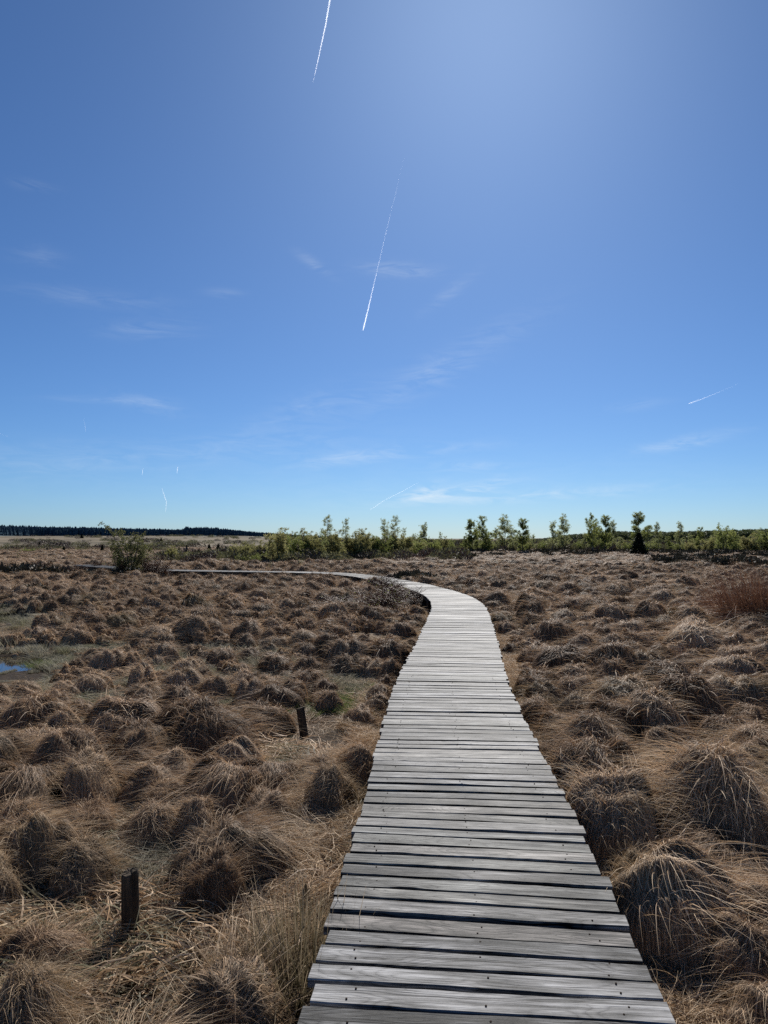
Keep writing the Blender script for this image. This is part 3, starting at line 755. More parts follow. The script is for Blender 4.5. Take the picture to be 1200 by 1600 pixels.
def scatter_mats():
    rs = np.random.RandomState(6)
    near = [mat_mesh('mat_near', 70 + i, 1700, .0026, [(M_straw, M_straw, M_rust, M_straw, M_grey)[i]], R=.42, hgt=.08, k=6) for i in range(5)]
    mid = [mat_mesh('mat_mid', 80 + i, 420, .009, [(M_straw, M_rust, M_straw, M_grey)[i]], R=.5, hgt=.07, k=4) for i in range(4)]
    P, Rt, Sc, Ix = [], [], [], []
    def spread(y0, y1, n, base, cnt, cond=None, zs=1.0, scl=1.0):
        y = np.sqrt(rs.uniform(y0 ** 2, y1 ** 2, n)); x = rs.uniform(-.60, .60, n) * (y + 1.5)
        pd, sd_ = path_dist(x, y); k = (pd > .86) & (pool_q(x, y) > 1.15) & (wet(x, y) < .65)
        if cond is not None: k &= cond(x, y, pd, sd_)
        x, y = x[k], y[k]; m = len(x)
        P.append(np.stack([x, y, ground_z(x, y) + .01], -1)); Rt.append(np.stack([rs.normal(0, .08, m), rs.normal(0, .08, m), rs.uniform(0, 6.28, m)], -1))
        s = rs.uniform(.8, 1.3, m) * scl; Sc.append(np.stack([s, s, s * zs], -1)); Ix.append(base + rs.randint(0, cnt, m))
    spread(.8, 4.6, 150, 0, 4); spread(4, 8, 150, 0, 5, zs=.6); spread(7, 18, 330, 5, 4, zs=.5); spread(18, 45, 600, 5, 4, zs=.4)
    scatter('grass_litter', np.concatenate(P), np.concatenate(Rt), np.concatenate(Sc), np.concatenate(Ix), near + mid, 'tangled dry straw grass lying between the tussocks')
    # grey-green low sedge in the wet hollow and around the pools
    sg = [mat_mesh('sedge', 90 + i, 900, .0055, [M_grey], R=.36, hgt=.10, k=5, Lr=(.08, .28), upright=(.1, .3, .5, .2)[i]) for i in range(4)]
    n = 1150; y = rs.uniform(6.5, 24, n); x = rs.uniform(-14, 0, n)
    pd, sd_ = path_dist(x, y); k = ((wet(x, y) > .25) | ((pool_q(x, y) < 2.2) & (x < -5))) & (pool_q(x, y) > .95) & (pd > .9)
    x, y = x[k], y[k]; m = len(x); s = rs.uniform(.7, 1.2, m) * np.where(pool_front(x, y) < 1.0, .3, 1)
    scatter('sedge', np.stack([x, y, ground_z(x, y)], -1), np.stack([rs.normal(0, .05, m), rs.normal(0, .05, m), rs.uniform(0, 6.28, m)], -1), np.stack([s, s, s * rs.uniform(.5, 1.3, m)], -1), rs.randint(0, 4, m), sg, 'low grey green sedge in the wet hollow left of the boardwalk')
    # fringe of longer reddish grass against the sides of the walk
    fr = [mat_mesh('fringe', 110 + i, 420, .0042, [M_rust if i % 2 else M_straw], R=.20, hgt=.04, k=7, Lr=(.18, .46), upright=.45) for i in range(5)]
    P = []; s = 2.0
    while s < 36:
        for sg_ in (-1, 1):
            for rep in range(3 if sg_ > 0 else 2):
                p, t = path_at(s + rs.uniform(-.15, .15)); nrm = np.array([t[1], -t[0]])
                c = p + nrm * sg_ * (.76 + rs.exponential(.11) + (.05 if sg_ < 0 else 0))
                P.append(c)
        s += .28
    P = np.array(P); m = len(P); sc = rs.uniform(.6, 1.1, m)
    scatter('fringe_grass', np.stack([P[:, 0], P[:, 1], ground_z(P[:, 0], P[:, 1])], -1), np.stack([rs.normal(0, .1, m), rs.normal(0, .1, m), rs.uniform(0, 6.28, m)], -1), np.stack([sc, sc, sc * .85], -1), rs.randint(0, 5, m), fr, 'longer reddish dry grass along both edges of the boardwalk')
    # spots of fresh green
    gr = [mat_mesh('green', 130 + i, 300, .004, [M_green], R=.22, hgt=.04, k=4, Lr=(.05, .16), upright=.2) for i in range(2)]
    Q = []
    for (px, py, n_, sp) in ((548, 1100, 9, .35), (600, 1082, 6, .2), (1165, 1130, 26, .55), (1085, 1195, 8, .25), (560, 1110, 5, .2), (850, 915, 20, 1.4), (20, 1030, 8, .3), (1120, 1150, 8, .4), (330, 1075, 12, .7)):
        p = at(px, py, -.36)
        for _ in range(n_): Q.append((p[0] + rs.normal(0, sp), p[1] + rs.normal(0, sp), 0))
    Q = np.array(Q); Q[:, 2] = ground_z(Q[:, 0], Q[:, 1]) + .06; m = len(Q); sc = rs.uniform(.7, 1.3, m)
    scatter('green_grass', Q, np.stack([np.zeros(m), np.zeros(m), rs.uniform(0, 6.28, m)], -1), np.stack([sc, sc, sc * 1.2], -1), rs.randint(0, 2, m), gr, 'small patches of fresh green grass among the dry tussocks')
scatter_mats()

# ---- rushes, reed clumps
def rush_mesh(name, seed, nb, R, Lr, mats, width=.0045, k=8, lean=.25, fall=.25):
    rs = np.random.RandomState(seed); tt = np.linspace(0, 1, k)
    th = rs.uniform(0, 2 * PI, nb); r0 = np.sqrt(rs.rand(nb)) * R
    x0 = r0 * np.cos(th); y0 = r0 * np.sin(th); ph = th + rs.normal(0, .8, nb)
    Lb = rs.uniform(*Lr, nb); s = tt[None] * Lb[:, None]; ln = np.abs(rs.normal(lean, lean * .6, nb))[:, None]
    bd = np.where(rs.rand(nb) < fall, rs.uniform(.6, 1.5, nb), rs.uniform(0, .35, nb))[:, None]
    x = x0[:, None] + np.cos(ph)[:, None] * (s * ln + bd * s ** 2 / Lb[:, None]); y = y0[:, None] + np.sin(ph)[:, None] * (s * ln + bd * s ** 2 / Lb[:, None])
    z = s * np.sqrt(np.maximum(1 - ln ** 2, .1)) - bd * s ** 2 / Lb[:, None] * .75
    V, F, A = ribbons(np.stack([x, y, z], -1), width * rs.uniform(.6, 1.2, nb), rs, np.stack([rs.beta(2, 1.8, nb), rs.rand(nb)], -1))
    return mk_mesh(name, V, F, mats=mats, attr=A)

M_rush = leafy('dry_rush', [(0, (.012, .012, .005)), (.45, (.055, .050, .022)), (.75, (.22, .175, .10)), (1, (.58, .47, .32))], tip=(.52, .40, .27), transl=.3)
def rushes():
    k1 = rush_mesh('rush', 201, 330, .19, (.20, .56), [M_rush], lean=.12, fall=.22, width=.0055); k2 = rush_mesh('rush', 202, 300, .20, (.18, .50), [M_rush], lean=.2, fall=.2, width=.005)
    spots = [(475, 1590, k1, 1.0, 'upright olive rush clump against the left edge of boardwalk, nearest the camera'), (420, 1600, k2, .72, 'leaning straw coloured rush clump left of the upright clump by the boardwalk'),
             (455, 1530, k1, .85, 'dense rush clump beside the boardwalk in front of the short dark stake'), (385, 1575, k2, .62, 'spreading rush clump with bent stems leftmost of the rushes by boardwalk'),
             (488, 1490, k2, .62, 'short rush clump tucked under the left edge of the boardwalk')]
    for i, (px, py, me, sc, lab) in enumerate(spots):
        p = at(px, py, -.42); z = float(ground_z(p[0], p[1]))
        tag(link('rush_clump', me, loc=(p[0], p[1], z), rot=(0, 0, i * 1.3), scl=sc), lab, 'rushes', 'rush clumps by the boardwalk')
    # pale spiky reed tufts by the pools
    rd = rush_mesh('reed', 205, 420, .40, (.25, .6), [M_grey], width=.008, lean=.45, fall=.3)
    for i, (px, py, sc) in enumerate(((48, 985, .9), (80, 990, .9), (22, 1012, .7), (75, 1025, .7), (12, 935, .8), (120, 985, .8))):
        p = at(px, py, -.5); z = float(ground_z(p[0], p[1]))
        tag(link('reed_tuft', rd, loc=(p[0], p[1], z), rot=(0, 0, i * 2.1), scl=sc), '%s of the pale spiky reed tufts by the pools, counted from the left' % ORD[[2, 4, 1, 3, 0, 5][i]], 'reeds', 'reed tufts by the bog pools')
    # tall red-brown stand at the right
    rd = rush_mesh('red_stand', 207, 1100, .42, (.4, 1.35), [M_redtwig], width=.009, lean=.20, fall=.35)
    for i, (px, py, sc, lab) in enumerate(((1168, 980, 1.25, 'tall dead red brown grass stand at the right edge, larger left half'), (1212, 985, 1.3, 'tall dead red brown grass stand cut by the right edge of the picture'), (1122, 968, .75, 'low red brown grass tuft just left of the tall stand at right'))):
        p = at(px, py, -.42); z = float(ground_z(p[0], p[1]))
        tag(link('dead_grass_stand', rd, loc=(p[0], p[1], z), rot=(0, 0, i * 1.7), scl=sc), lab, 'dead grass', 'red brown stands at the right')
rushes()

# ---- old posts standing in the grass
def old_posts():
    def post(px, by, hpx, wpx, tilt, lab, seed, sharp=False):
        p = at(px, by, -.42); d = math.hypot(p[0], p[1]); h = EYE - (by - hpx - 840) * p[1] / 1202 - float(ground_z(p[0], p[1])); r = wpx * d / 1202 / 2
        g = Geo(); rs = np.random.RandomState(seed); nz = 14; ns = 30
        hs = np.concatenate([np.linspace(-.15, h - .012, nz), [h, h + .002]]); a = np.arange(ns) / ns * 2 * PI
        V = []; crk = np.where(rs.rand(ns) < .25, rs.uniform(.10, .28, ns), 0)
        for k, zz in enumerate(hs):
            f = 1 + .02 * math.sin(zz * 9 + seed) - (.10 if k == nz else 0) - (.55 if k == nz + 1 else 0)
            rr = r * f * (1 + .035 * np.sin(3 * a + seed) + rs.normal(0, .014, ns) - crk)
            if sharp: rr = rr * (1 - .55 * sstep(.55 * h, h, zz))
            V.append(np.stack([rr * np.cos(a), rr * np.sin(a), zz + (.01 * np.sin(a + seed) + rs.normal(0, .002, ns)) * (k >= nz - 1)], -1))
        V = np.array(V); i = np.arange(len(hs) - 1)[:, None] * ns; j = np.arange(ns)[None]; j2 = (j + 1) % ns
        F = np.stack([i + j, i + j2, i + ns + j2, i + ns + j], -1).reshape(-1, 4)
        V = np.vstack([V.reshape(-1, 3), [0, 0, h + .001]]); b = (len(hs) - 1) * ns; c = len(V) - 1
        g.add(V, F, [[b + q, b + (q + 1) % ns, c] for q in range(ns)])
        o = link('old_post', g.mesh('old_post', [M_post], smooth=False), loc=(p[0], p[1], float(ground_z(p[0], p[1]))), rot=(0, math.radians(tilt), seed))
        o.rotation_euler = (math.radians(rs.uniform(-2, 2)), math.radians(tilt), 0)
        tag(o, lab, 'post', 'old dark posts in the grass')
    post(204, 1487, 133, 25, -1.5, 'round dark wooden post standing in the grass at bottom left', 1)
    post(476, 1162, 58, 13, -8, 'slightly tilted dark post left of the boardwalk, further back than the round one', 2)
    post(573, 1000, 20, 8, 0, 'small dark post below the twiggy bush by the boardwalk bend', 3)
    post(556, 1098, 18, 8, 4, 'tiny dark stub beside a green patch left of the boardwalk', 4)
    post(471, 1450, 75, 12, 8, 'thin broken dark stake among the rushes beside the boardwalk', 5, True)
old_posts()

# ------------------------------------------------------------------ trees and shrubs
def grow(seed, h, spread, stems, nb, r0, up=.6, leafs=1500, lsize=.05, lstart=.35, lmat=M_leaf, twigs=4, bark=M_bark, low=.12, crown_low=.2, sprout=0.):
    """returns (trunk mesh, crown mesh): tapered stems with limbs and twigs; small leaf faces spread along the twigs"""
    rs = np.random.RandomState(seed); T = Geo(); C = Geo(); ends = []; wts = []
    for sidx in range(stems):
        hh = h * (1 if sidx == 0 else rs.uniform(.65, .95)); a = rs.uniform(0, 2 * PI)
        lean = (0.03 if stems == 1 else rs.uniform(.12, .42)) * hh; n = 9; t = np.linspace(0, 1, n)
        P = np.stack([np.cos(a) * lean * t ** 1.3 * (spread / (.25 * h)) * .6, np.sin(a) * lean * t ** 1.3 * (spread / (.25 * h)) * .6, hh * t], -1)
        P[1:, :2] += np.cumsum(rs.normal(0, .010 * hh, (n - 1, 2)), 0)
        R = r0 * (1 - .93 * t) * (1 if stems == 1 else .7); T.tube(P, np.maximum(R, .006), 6, (rs.uniform(.3, .9), 0, 0, 1))
        for b in range(nb // stems):
            tb = rs.uniform(low, .97) ** 1.05; base = np.array([np.interp(tb, t, P[:, i]) for i in range(3)])
            a = rs.uniform(0, 2 * PI); ln = spread * (1.05 - tb * .75) * rs.uniform(.6, 1.15) * min(1, .45 + tb * 1.6)
            u = up * rs.uniform(.7, 1.3); d = np.array([math.cos(a), math.sin(a), u]); d /= np.linalg.norm(d)
            k = 5; q = np.linspace(0, 1, k)[:, None]
            B = base + d * ln * q + np.array([0, 0, 1]) * ln * .14 * q ** 2 + np.cumsum(rs.normal(0, .035 * ln, (k, 3)), 0) * (q > 0)
            rb = max(r0 * (1 - .9 * tb) * .36, .007); T.tube(B, rb * (1 - .8 * q[:, 0]), 4, (rs.uniform(.1, .5), 0, 0, 1), cap=False)
            ends.append(B); wts.append(ln)
            for w in range(twigs):
                qb = rs.uniform(.25, 1); s0 = np.array([np.interp(qb, q[:, 0], B[:, i]) for i in range(3)])
                dd = d + rs.normal(0, .6, 3); dd /= np.linalg.norm(dd); l2 = ln * rs.uniform(.25, .5)
                qq = np.linspace(0, 1, 3)[:, None]; W_ = s0 + dd * l2 * qq - np.array([0, 0, 1]) * l2 * .1 * qq ** 2
                T.tube(W_, np.array([rb * .45, rb * .3, rb * .15]), 3, (rs.uniform(0, .4), 0, 0, 1), cap=False); ends.append(W_); wts.append(ln)
    n = leafs
    if n:
        pts = np.concatenate([np.array([[np.interp(v, np.linspace(0, 1, len(B)), B[:, i]) for i in range(3)] for v in np.linspace(.35, 1, 6)]) for B in ends])
        wt_ = np.repeat(wts, 6); ok = pts[:, 2] > crown_low * h; pts = pts[ok]
        dens = rs.gamma(2.2, 1, len(pts)) * wt_[ok] ** 1.3; dens /= dens.sum(); ix = rs.choice(len(pts), n, p=dens)
        c = pts[ix] + rs.normal(0, .022 * h ** .5 + .01, (n, 3))
        A_ = rs.normal(size=(n, 3)); A_ /= np.linalg.norm(A_, axis=1)[:, None]; B_ = np.cross(A_, rs.normal(size=(n, 3))); B_ /= np.linalg.norm(B_, axis=1)[:, None]
        s = lsize * rs.uniform(.5, 1.3, n)[:, None]
        V = np.stack([c - A_ * s, c - B_ * s * .6, c + A_ * s, c + B_ * s * .6], 1).reshape(-1, 3)
        F = np.arange(4 * n).reshape(-1, 4); tone = np.repeat(np.clip(rs.beta(2, 2, n) + rs.normal(0, .1, n), 0, 1), 4)
        C.add(V, F, A=np.stack([tone, tone * 0, tone * 0, tone * 0 + 1], -1))
    tm = T.mesh('trunk', [bark]); cm = C.mesh('crown', [lmat]) if n else None
    return tm, cm

def conifer(seed, h=1.0, n=3800, wid=.26):
    rs = np.random.RandomState(seed); T = Geo(); C = Geo()
    t = np.linspace(0, 1, 6); T.tube(np.stack([t * 0, t * 0, t * h * .96], -1), .028 * h * (1 - .9 * t) + .002, 6, (.2, 0, 0, 1))
    z = 1 - rs.rand(n) ** .55 * .97; lay = np.floor(z * 16) / 16; fr = (z * 16) % 1
    R = wid * h * (1 - z) ** .85 * (1.12 - .35 * fr) + .01 * h; a = rs.uniform(0, 2 * PI, n)
    br = 1 + .22 * np.sin(a * 7 + lay * 40) + .12 * np.sin(a * 3 + seed)
    r = R * br * rs.uniform(.25, 1, n) ** .6; c = np.stack([r * np.cos(a), r * np.sin(a), z * h - r * .25], -1)
    o = np.stack([np.cos(a), np.sin(a), np.full(n, -.15)], -1) + rs.normal(0, .25, (n, 3)); o /= np.linalg.norm(o, axis=1)[:, None]
    s_ = np.cross(o, rs.normal(size=(n, 3))); s_ /= np.linalg.norm(s_, axis=1)[:, None]
    l = h * .045 * rs.uniform(.6, 1.3, n)[:, None]; w = l * .35
    V = np.stack([c - o * l, c - s_ * w, c + o * l, c + s_ * w], 1).reshape(-1, 3)
    tone = np.repeat(rs.rand(n), 4); C.add(V, np.arange(4 * n).reshape(-1, 4), A=np.stack([tone, tone * 0, tone * 0, tone * 0 + 1], -1))
    return T.mesh('trunk', [M_bark]), C.mesh('crown', [M_needle])

# prototypes, all 1 unit (metre x scale) tall families
BIRCH = [grow(301, 5, 1.35, 1, 66, .06, up=1.0, leafs=15000, lsize=.043, low=.14, crown_low=.12), grow(302, 5, 1.3, 1, 60, .055, up=1.1, leafs=9000, lsize=.04, low=.14, lmat=M_leafp, crown_low=.25),
         grow(303, 5, 1.4, 2, 70, .055, up=1.0, leafs=15000, lsize=.043, low=.14, crown_low=.12), grow(304, 5, 1.05, 1, 54, .05, leafs=7500, lsize=.04, low=.16, lmat=M_leafp, up=.9, crown_low=.3),
         grow(305, 5, 1.4, 3, 78, .05, up=1.0, leafs=12500, lsize=.042, low=.15, crown_low=.2)]
YBUSH = [grow(311, 3.5, 1.45, 5, 96, .035, up=.9, leafs=15000, lsize=.045, lmat=M_leafy, low=.08, crown_low=.06), grow(312, 3.5, 1.3, 4, 86, .035, up=1.0, leafs=12000, lsize=.043, lmat=M_leafy, low=.10, crown_low=.15),
         grow(313, 3.5, 1.9, 6, 96, .035, leafs=15000, lsize=.045, lmat=M_leaf, low=.06, crown_low=.04)]
GBUSH = [grow(321, 1.6, .85, 6, 72, .02, leafs=3600, lsize=.055, lmat=M_leafp, low=.05, crown_low=.08, bark=M_twig), grow(322, 1.6, .95, 7, 84, .02, leafs=3000, lsize=.055, lmat=M_leaf, low=.05, crown_low=.1, bark=M_twig)]
BARE = [grow(331, 3.2, .75, 1, 34, .035, leafs=260, lsize=.03, low=.22, lmat=M_leafy, twigs=7, bark=M_twig), grow(332, 5, 1.35, 1, 60, .055, leafs=4200, lsize=.045, low=.14, lmat=M_leafp, twigs=6, bark=M_twig)]
TWIGS = [grow(341, 1.2, .62, 11, 260, .012, leafs=0, low=.05, twigs=8, bark=M_redtwig), grow(342, 1.2, .7, 12, 280, .012, leafs=260, lsize=.02, low=.05, twigs=8, bark=M_redtwig, lmat=M_leaf)]
FIR = [conifer(351), conifer(352, wid=.34), conifer(353, wid=.21)]

def plant_thing(name, pair, x, y, hscale, wscale, label, cat, group, rz=None, z=None):
    z = float(ground_z(x, y)) - .03 if z is None else z
    r = link(name, None, loc=(x, y, z), rot=(0, 0, random.Random(int(abs(x * 131 + y * 71))).uniform(0, 6.28) if rz is None else rz), scl=(wscale, wscale, hscale))
    tag(r, label, cat, group)
    if name == 'bare_shrub' or (name == 'twiggy_shrub'): names = ('stems', 'leaves')
    else: names = ('trunk', 'crown')
    link(names[0], pair[0], r)
    if pair[1] is not None: link(names[1], pair[1], r)
    return r

def family(specs, name, cat, group, protos, ph, lab, dist_of):
    """specs: (px, top py, base py, proto index, width factor); labels counted from the left"""
    specs = sorted(specs, key=lambda s: s[0]); n = len(specs)
    for i, sp in enumerate(specs):
        px, ty, by, pi, wf = sp[:5]; d = sp[5] if len(sp) > 5 else dist_of(by)
        x, y = at_dist(px, d); g = float(ground_z(x, y)); htop = EYE + (840 - ty) * d / 1202; h = max(htop - g, .4)
        sc = h / ph; place = ORD[i] + ' from the left' if i <= n // 2 else ('rightmost' if i == n - 1 else ORD[n - 1 - i] + ' from the right')
        if i == 0: place = 'leftmost'
        plant_thing(name, protos[pi], x, y, sc, sc * wf * (1.35 if protos is YBUSH else 1.25 if protos is BIRCH else 1.0), lab[pi] % place if isinstance(lab, (list, tuple)) else lab % place, cat, group)

flat = lambda by: min(2.02 * 1202 / max(by - 840, 16), 150)
family([(737, 812, 863, 0, 1.0, 92), (761, 807, 865, 2, .95, 90), (791, 805, 865, 1, 1.1, 88), (814, 811, 865, 0, .95, 86), (663, 817, 862, 1, .95, 84), (863, 813, 862, 3, .9, 95), (883, 804, 863, 1, .85, 90),
        (926, 803, 864, 4, .75, 88), (943, 806, 863, 0, .9, 90), (957, 812, 863, 3, .9, 93), (1002, 801, 865, 0, 1.05, 82), (1027, 815, 862, 3, .8, 95), (1063, 814, 862, 3, .8, 95), (1089, 824, 862, 2, .9, 92),
        (833, 834, 862, 3, .8, 96), (724, 838, 862, 2, 1.0, 92), (1048, 838, 862, 2, 1.2, 98), (748, 822, 862, 1, 1.1, 96), (776, 824, 863, 3, 1.1, 94), (802, 826, 862, 1, 1.1, 97), (826, 832, 862, 3, 1.1, 95), (873, 828, 862, 1, 1.1, 98),
        (915, 832, 862, 3, 1.1, 97), (934, 815, 863, 1, 1.1, 92), (970, 838, 862, 3, 1.2, 95), (1012, 822, 863, 1, 1.1, 90), (1078, 834, 862, 1, 1.2, 96), (1112, 836, 862, 3, 1.1, 95), (1140, 832, 862, 1, 1.2, 97), (1182, 828, 862, 1, 1.2, 94), (700, 842, 862, 3, 1.2, 96), (645, 834, 864, 1, 1.1, 84)],
       'birch_tree', 'birch', 'birches along the edge of the moor at the right', BIRCH, 5,
       ['leafy green birch, %s in the birch row right of the bend', 'sparse pale birch, %s in the birch row right of the bend', 'twin stemmed birch, %s in the birch row right of the bend',
        'slender pale birch, %s in the birch row right of the bend', 'three stemmed open birch, %s in the birch row right of the bend'], flat)
family([(1128, 824, 862, 2, .95, 88), (1170, 835, 862, 0, 1.1, 88), (1192, 831, 862, 2, 1.0, 90), (1105, 842, 862, 1, 1.1, 86), (1150, 842, 864, 2, 1.0, 95), (1080, 845, 864, 0, 1.0, 90), (1215, 830, 864, 2, 1.0, 90),
        (985, 848, 864, 2, 1.1, 94), (1020, 846, 864, 2, 1.0, 96), (970, 846, 864, 1, 1.1, 100), (905, 846, 864, 2, 1.0, 100), (880, 843, 864, 1, .9, 100), (850, 846, 864, 2, 1., 102), (800, 846, 864, 1, .9, 100),
        (770, 848, 864, 2, 1.0, 100), (745, 850, 864, 2, .9, 100), (1060, 848, 864, 2, 1, 96), (822, 845, 862, 0, .8, 93)],
       'round_bush', 'bush', 'green bushes among the birches at the right', YBUSH, 3.3,
       ['full yellow green bush, %s of the bushes among the right hand birches', 'open yellow green bush, %s of the bushes among the right hand birches', 'dense mid green bush, %s of the bushes among the right hand birches'], flat)
family([(432, 831, 888, 1, 1.0, 56), (447, 833, 886, 2, .9, 60), (458, 829, 887, 0, .8, 62), (483, 835, 885, 1, 1., 62), (494, 831, 884, 0, .85, 60), (525, 833, 884, 1, .9, 58), (550, 833, 880, 0, .8, 62), (563, 831, 880, 1, .8, 63),
        (577, 833, 878, 0, .9, 66), (590, 836, 877, 2, .9, 66), (609, 830, 876, 0, .7, 68), (628, 833, 876, 0, .9, 68), (645, 840, 872, 2, 1., 75), (655, 843, 872, 0, .9, 76), (675, 843, 870, 2, .9, 78), (690, 841, 868, 1, .8, 85), (705, 845, 866, 2, 1., 88), (470, 838, 886, 2, .9, 60), (508, 838, 886, 2, .9, 64), (537, 841, 884, 2, 1, 64)],
       'multi_stem_tree', 'tree', 'thicket of young trees behind the bend', YBUSH, 3.3,
       ['full yellow green young tree, %s in the thicket behind the boardwalk bend', 'open yellow green young tree, %s in the thicket behind the boardwalk bend', 'dense green young tree, %s in the thicket behind the boardwalk bend'], flat)
family([(467, 829, 893, 0, 1.0, 44), (511, 820, 886, 1, .9, 58), (423, 848, 895, 0, .7, 43), (541, 823, 882, 1, .7, 62), (600, 823, 876, 1, .9, 68), (619, 819, 876, 1, .9, 70), (632, 834, 876, 1, .7, 70), (688, 838, 866, 1, .7, 86), (28, 842, 878, 0, .7, 62)],
       'nearly_bare_tree', 'tree', 'nearly bare thin trees', BARE, 4.1,
       ['short bare dark sapling, %s of the bare thin trees', 'tall thin nearly bare tree, %s of the bare thin trees'], flat)
family([(370, 852, 884, 1, 1.0, 62), (383, 848, 886, 0, 1.0, 60), (397, 846, 886, 0, .9, 62), (410, 850, 886, 1, 1, 62), (352, 862, 884, 2, 1.1, 64), (332, 864, 884, 2, 1.0, 66), (310, 866, 886, 2, 1.1, 64), (293, 862, 886, 1, 1.0, 66), (272, 855, 888, 1, .95, 60), (268, 862, 888, 2, .8, 62),
        (322, 869, 884, 1, 1.1, 70), (345, 868, 884, 1, 1.1, 72), (285, 870, 886, 2, 1.1, 62), (302, 861, 880, 2, 1.0, 80), (362, 858, 880, 2, 1.1, 80), (420, 862, 886, 2, 1.0, 60), (403, 866, 888, 2, 1.1, 56), (378, 868, 888, 2, 1.1, 56)],
       'spring_bush', 'bush', 'yellow green bushes behind the far boardwalk', YBUSH, 3.3,
       ['full yellow green bush, %s behind the far end of the boardwalk', 'open yellow green bush, %s behind the far end of the boardwalk', 'dense green bush, %s behind the far end of the boardwalk'], flat)
family([(15, 862, 872, 0, 1.2, 95), (40, 856, 870, 1, 1.5, 96), (52, 857, 870, 0, 1.3, 98), (90, 858, 868, 0, 1.5, 110), (112, 860, 868, 1, 1.2, 108), (122, 855, 868, 1, .9, 108), (140, 860, 868, 0, 1.6, 112), (155, 862, 868, 1, 1.5, 110), (172, 862, 869, 0, 1.5, 106), (185, 860, 870, 1, 1.2, 104), (108, 864, 876, 1, .6, 72), (68, 860, 870, 0, 1.2, 100), (30, 860, 872, 1, 1., 90),
        (240, 866, 886, 1, .9, 70), (252, 868, 884, 0, .9, 76), (262, 866, 882, 0, .9, 84), (215, 862, 870, 0, 1.4, 100)],
       'low_shrub', 'shrub', 'low grey green shrubs in front of the far hill', GBUSH, 1.6,
       ['low pale grey green shrub, %s of the belt below far hill', 'low twiggy green shrub, %s of the belt below far hill'], flat)
family([(73, 874, 898, 1, .95, 44), (85, 880, 900, 1, .9, 42), (57, 882, 901, 0, 1.0, 41), (120, 880, 899, 0, 1.1, 42), (152, 872, 898, 0, .8, 44), (135, 884, 899, 0, .8, 42), (243, 868, 893, 0, .9, 37.2), (229, 868, 893, 0, .9, 37.6), (256, 874, 893, 0, 1.1, 36.6), (165, 880, 898, 1, .8, 45), (190, 874, 894, 0, .9, 37.5)],
       'bare_shrub', 'shrub', 'bare twiggy shrubs left of the far boardwalk', TWIGS, 1.2,
       ['bare dark twiggy shrub, %s of the bare shrubs by far boardwalk', 'reddish sparse leaved shrub, %s of the bare shrubs by far boardwalk'], flat)
# the big rounded green bush at the left, with its darker neighbour
x, y = at_dist(205, 38.2); plant_thing('willow_bush', grow(361, 3.2, 1.35, 7, 110, .05, leafs=9500, lsize=.04, lmat=M_olive, low=.05, crown_low=.05), x, y, 2.75 / 3.2, .95, 'large rounded green willow bush where the boardwalk passes at far left', 'bush', None)
# firs: lone ones on the hill and below
family([(62, 846, 859, 0, 1.0, 125), (74, 855, 866, 1, 1.0, 95), (80, 857, 866, 1, .8, 96), (100, 853, 866, 1, 1.0, 94), (160, 850, 864, 1, .9, 100), (128, 833, 844, 1, 1., 640), (252, 840, 848, 1, 1.0, 330), (236, 840, 843, 1, 1.3, 600),
        (292, 851, 872, 0, .8, 78), (311, 856, 872, 0, .9, 76), (327, 849, 864, 1, 1.0, 101), (341, 849, 864, 1, 1.1, 103), (353, 852, 863, 1, 1.0, 105), (280, 854, 866, 1, .9, 94), (184, 852, 866, 0, 1., 95), (95, 848, 853, 0, .7, 210), (176, 849, 854, 1, 1.2, 190)],
       'fir_tree', 'fir', 'lone dark firs on the left', FIR, 1.0, ['dark pointed fir, %s of the lone firs on the left', 'dark broad fir, %s of the lone firs on the left', 'narrow fir, %s'], flat)
x, y = at_dist(998, 74); plant_thing('fir_tree', FIR[1], x, y, 2.65, 3.1, 'black green conical fir standing in front of a birch at right', 'fir', None)
# brown twiggy shrub by the bend
for i, (px, py, h, w, k, lab) in enumerate(((590, 968, .95, 1.25, 1, 'reddish brown twiggy shrub left of the bend, nearest the boardwalk'), (543, 960, .6, 1.2, 1, 'low brown twiggy shrub left of the bend, behind the small dark post'), (613, 945, .95, 1.1, 1, 'twiggy shrub with green buds hiding the inner edge of the bend'),
                                            (535, 965, .6, 1.2, 0, 'lowest grey twiggy shrub, leftmost of the group by the bend'), (640, 950, .7, .9, 0, 'dark twiggy shrub pressed against the inner edge of the bend'))):
    p = at(px, py, -.42); plant_thing('twiggy_shrub', TWIGS[k], p[0], p[1], h / 1.2 * .95, w / 1.2 * 1.15, lab, 'shrub', 'twiggy shrubs inside the bend')

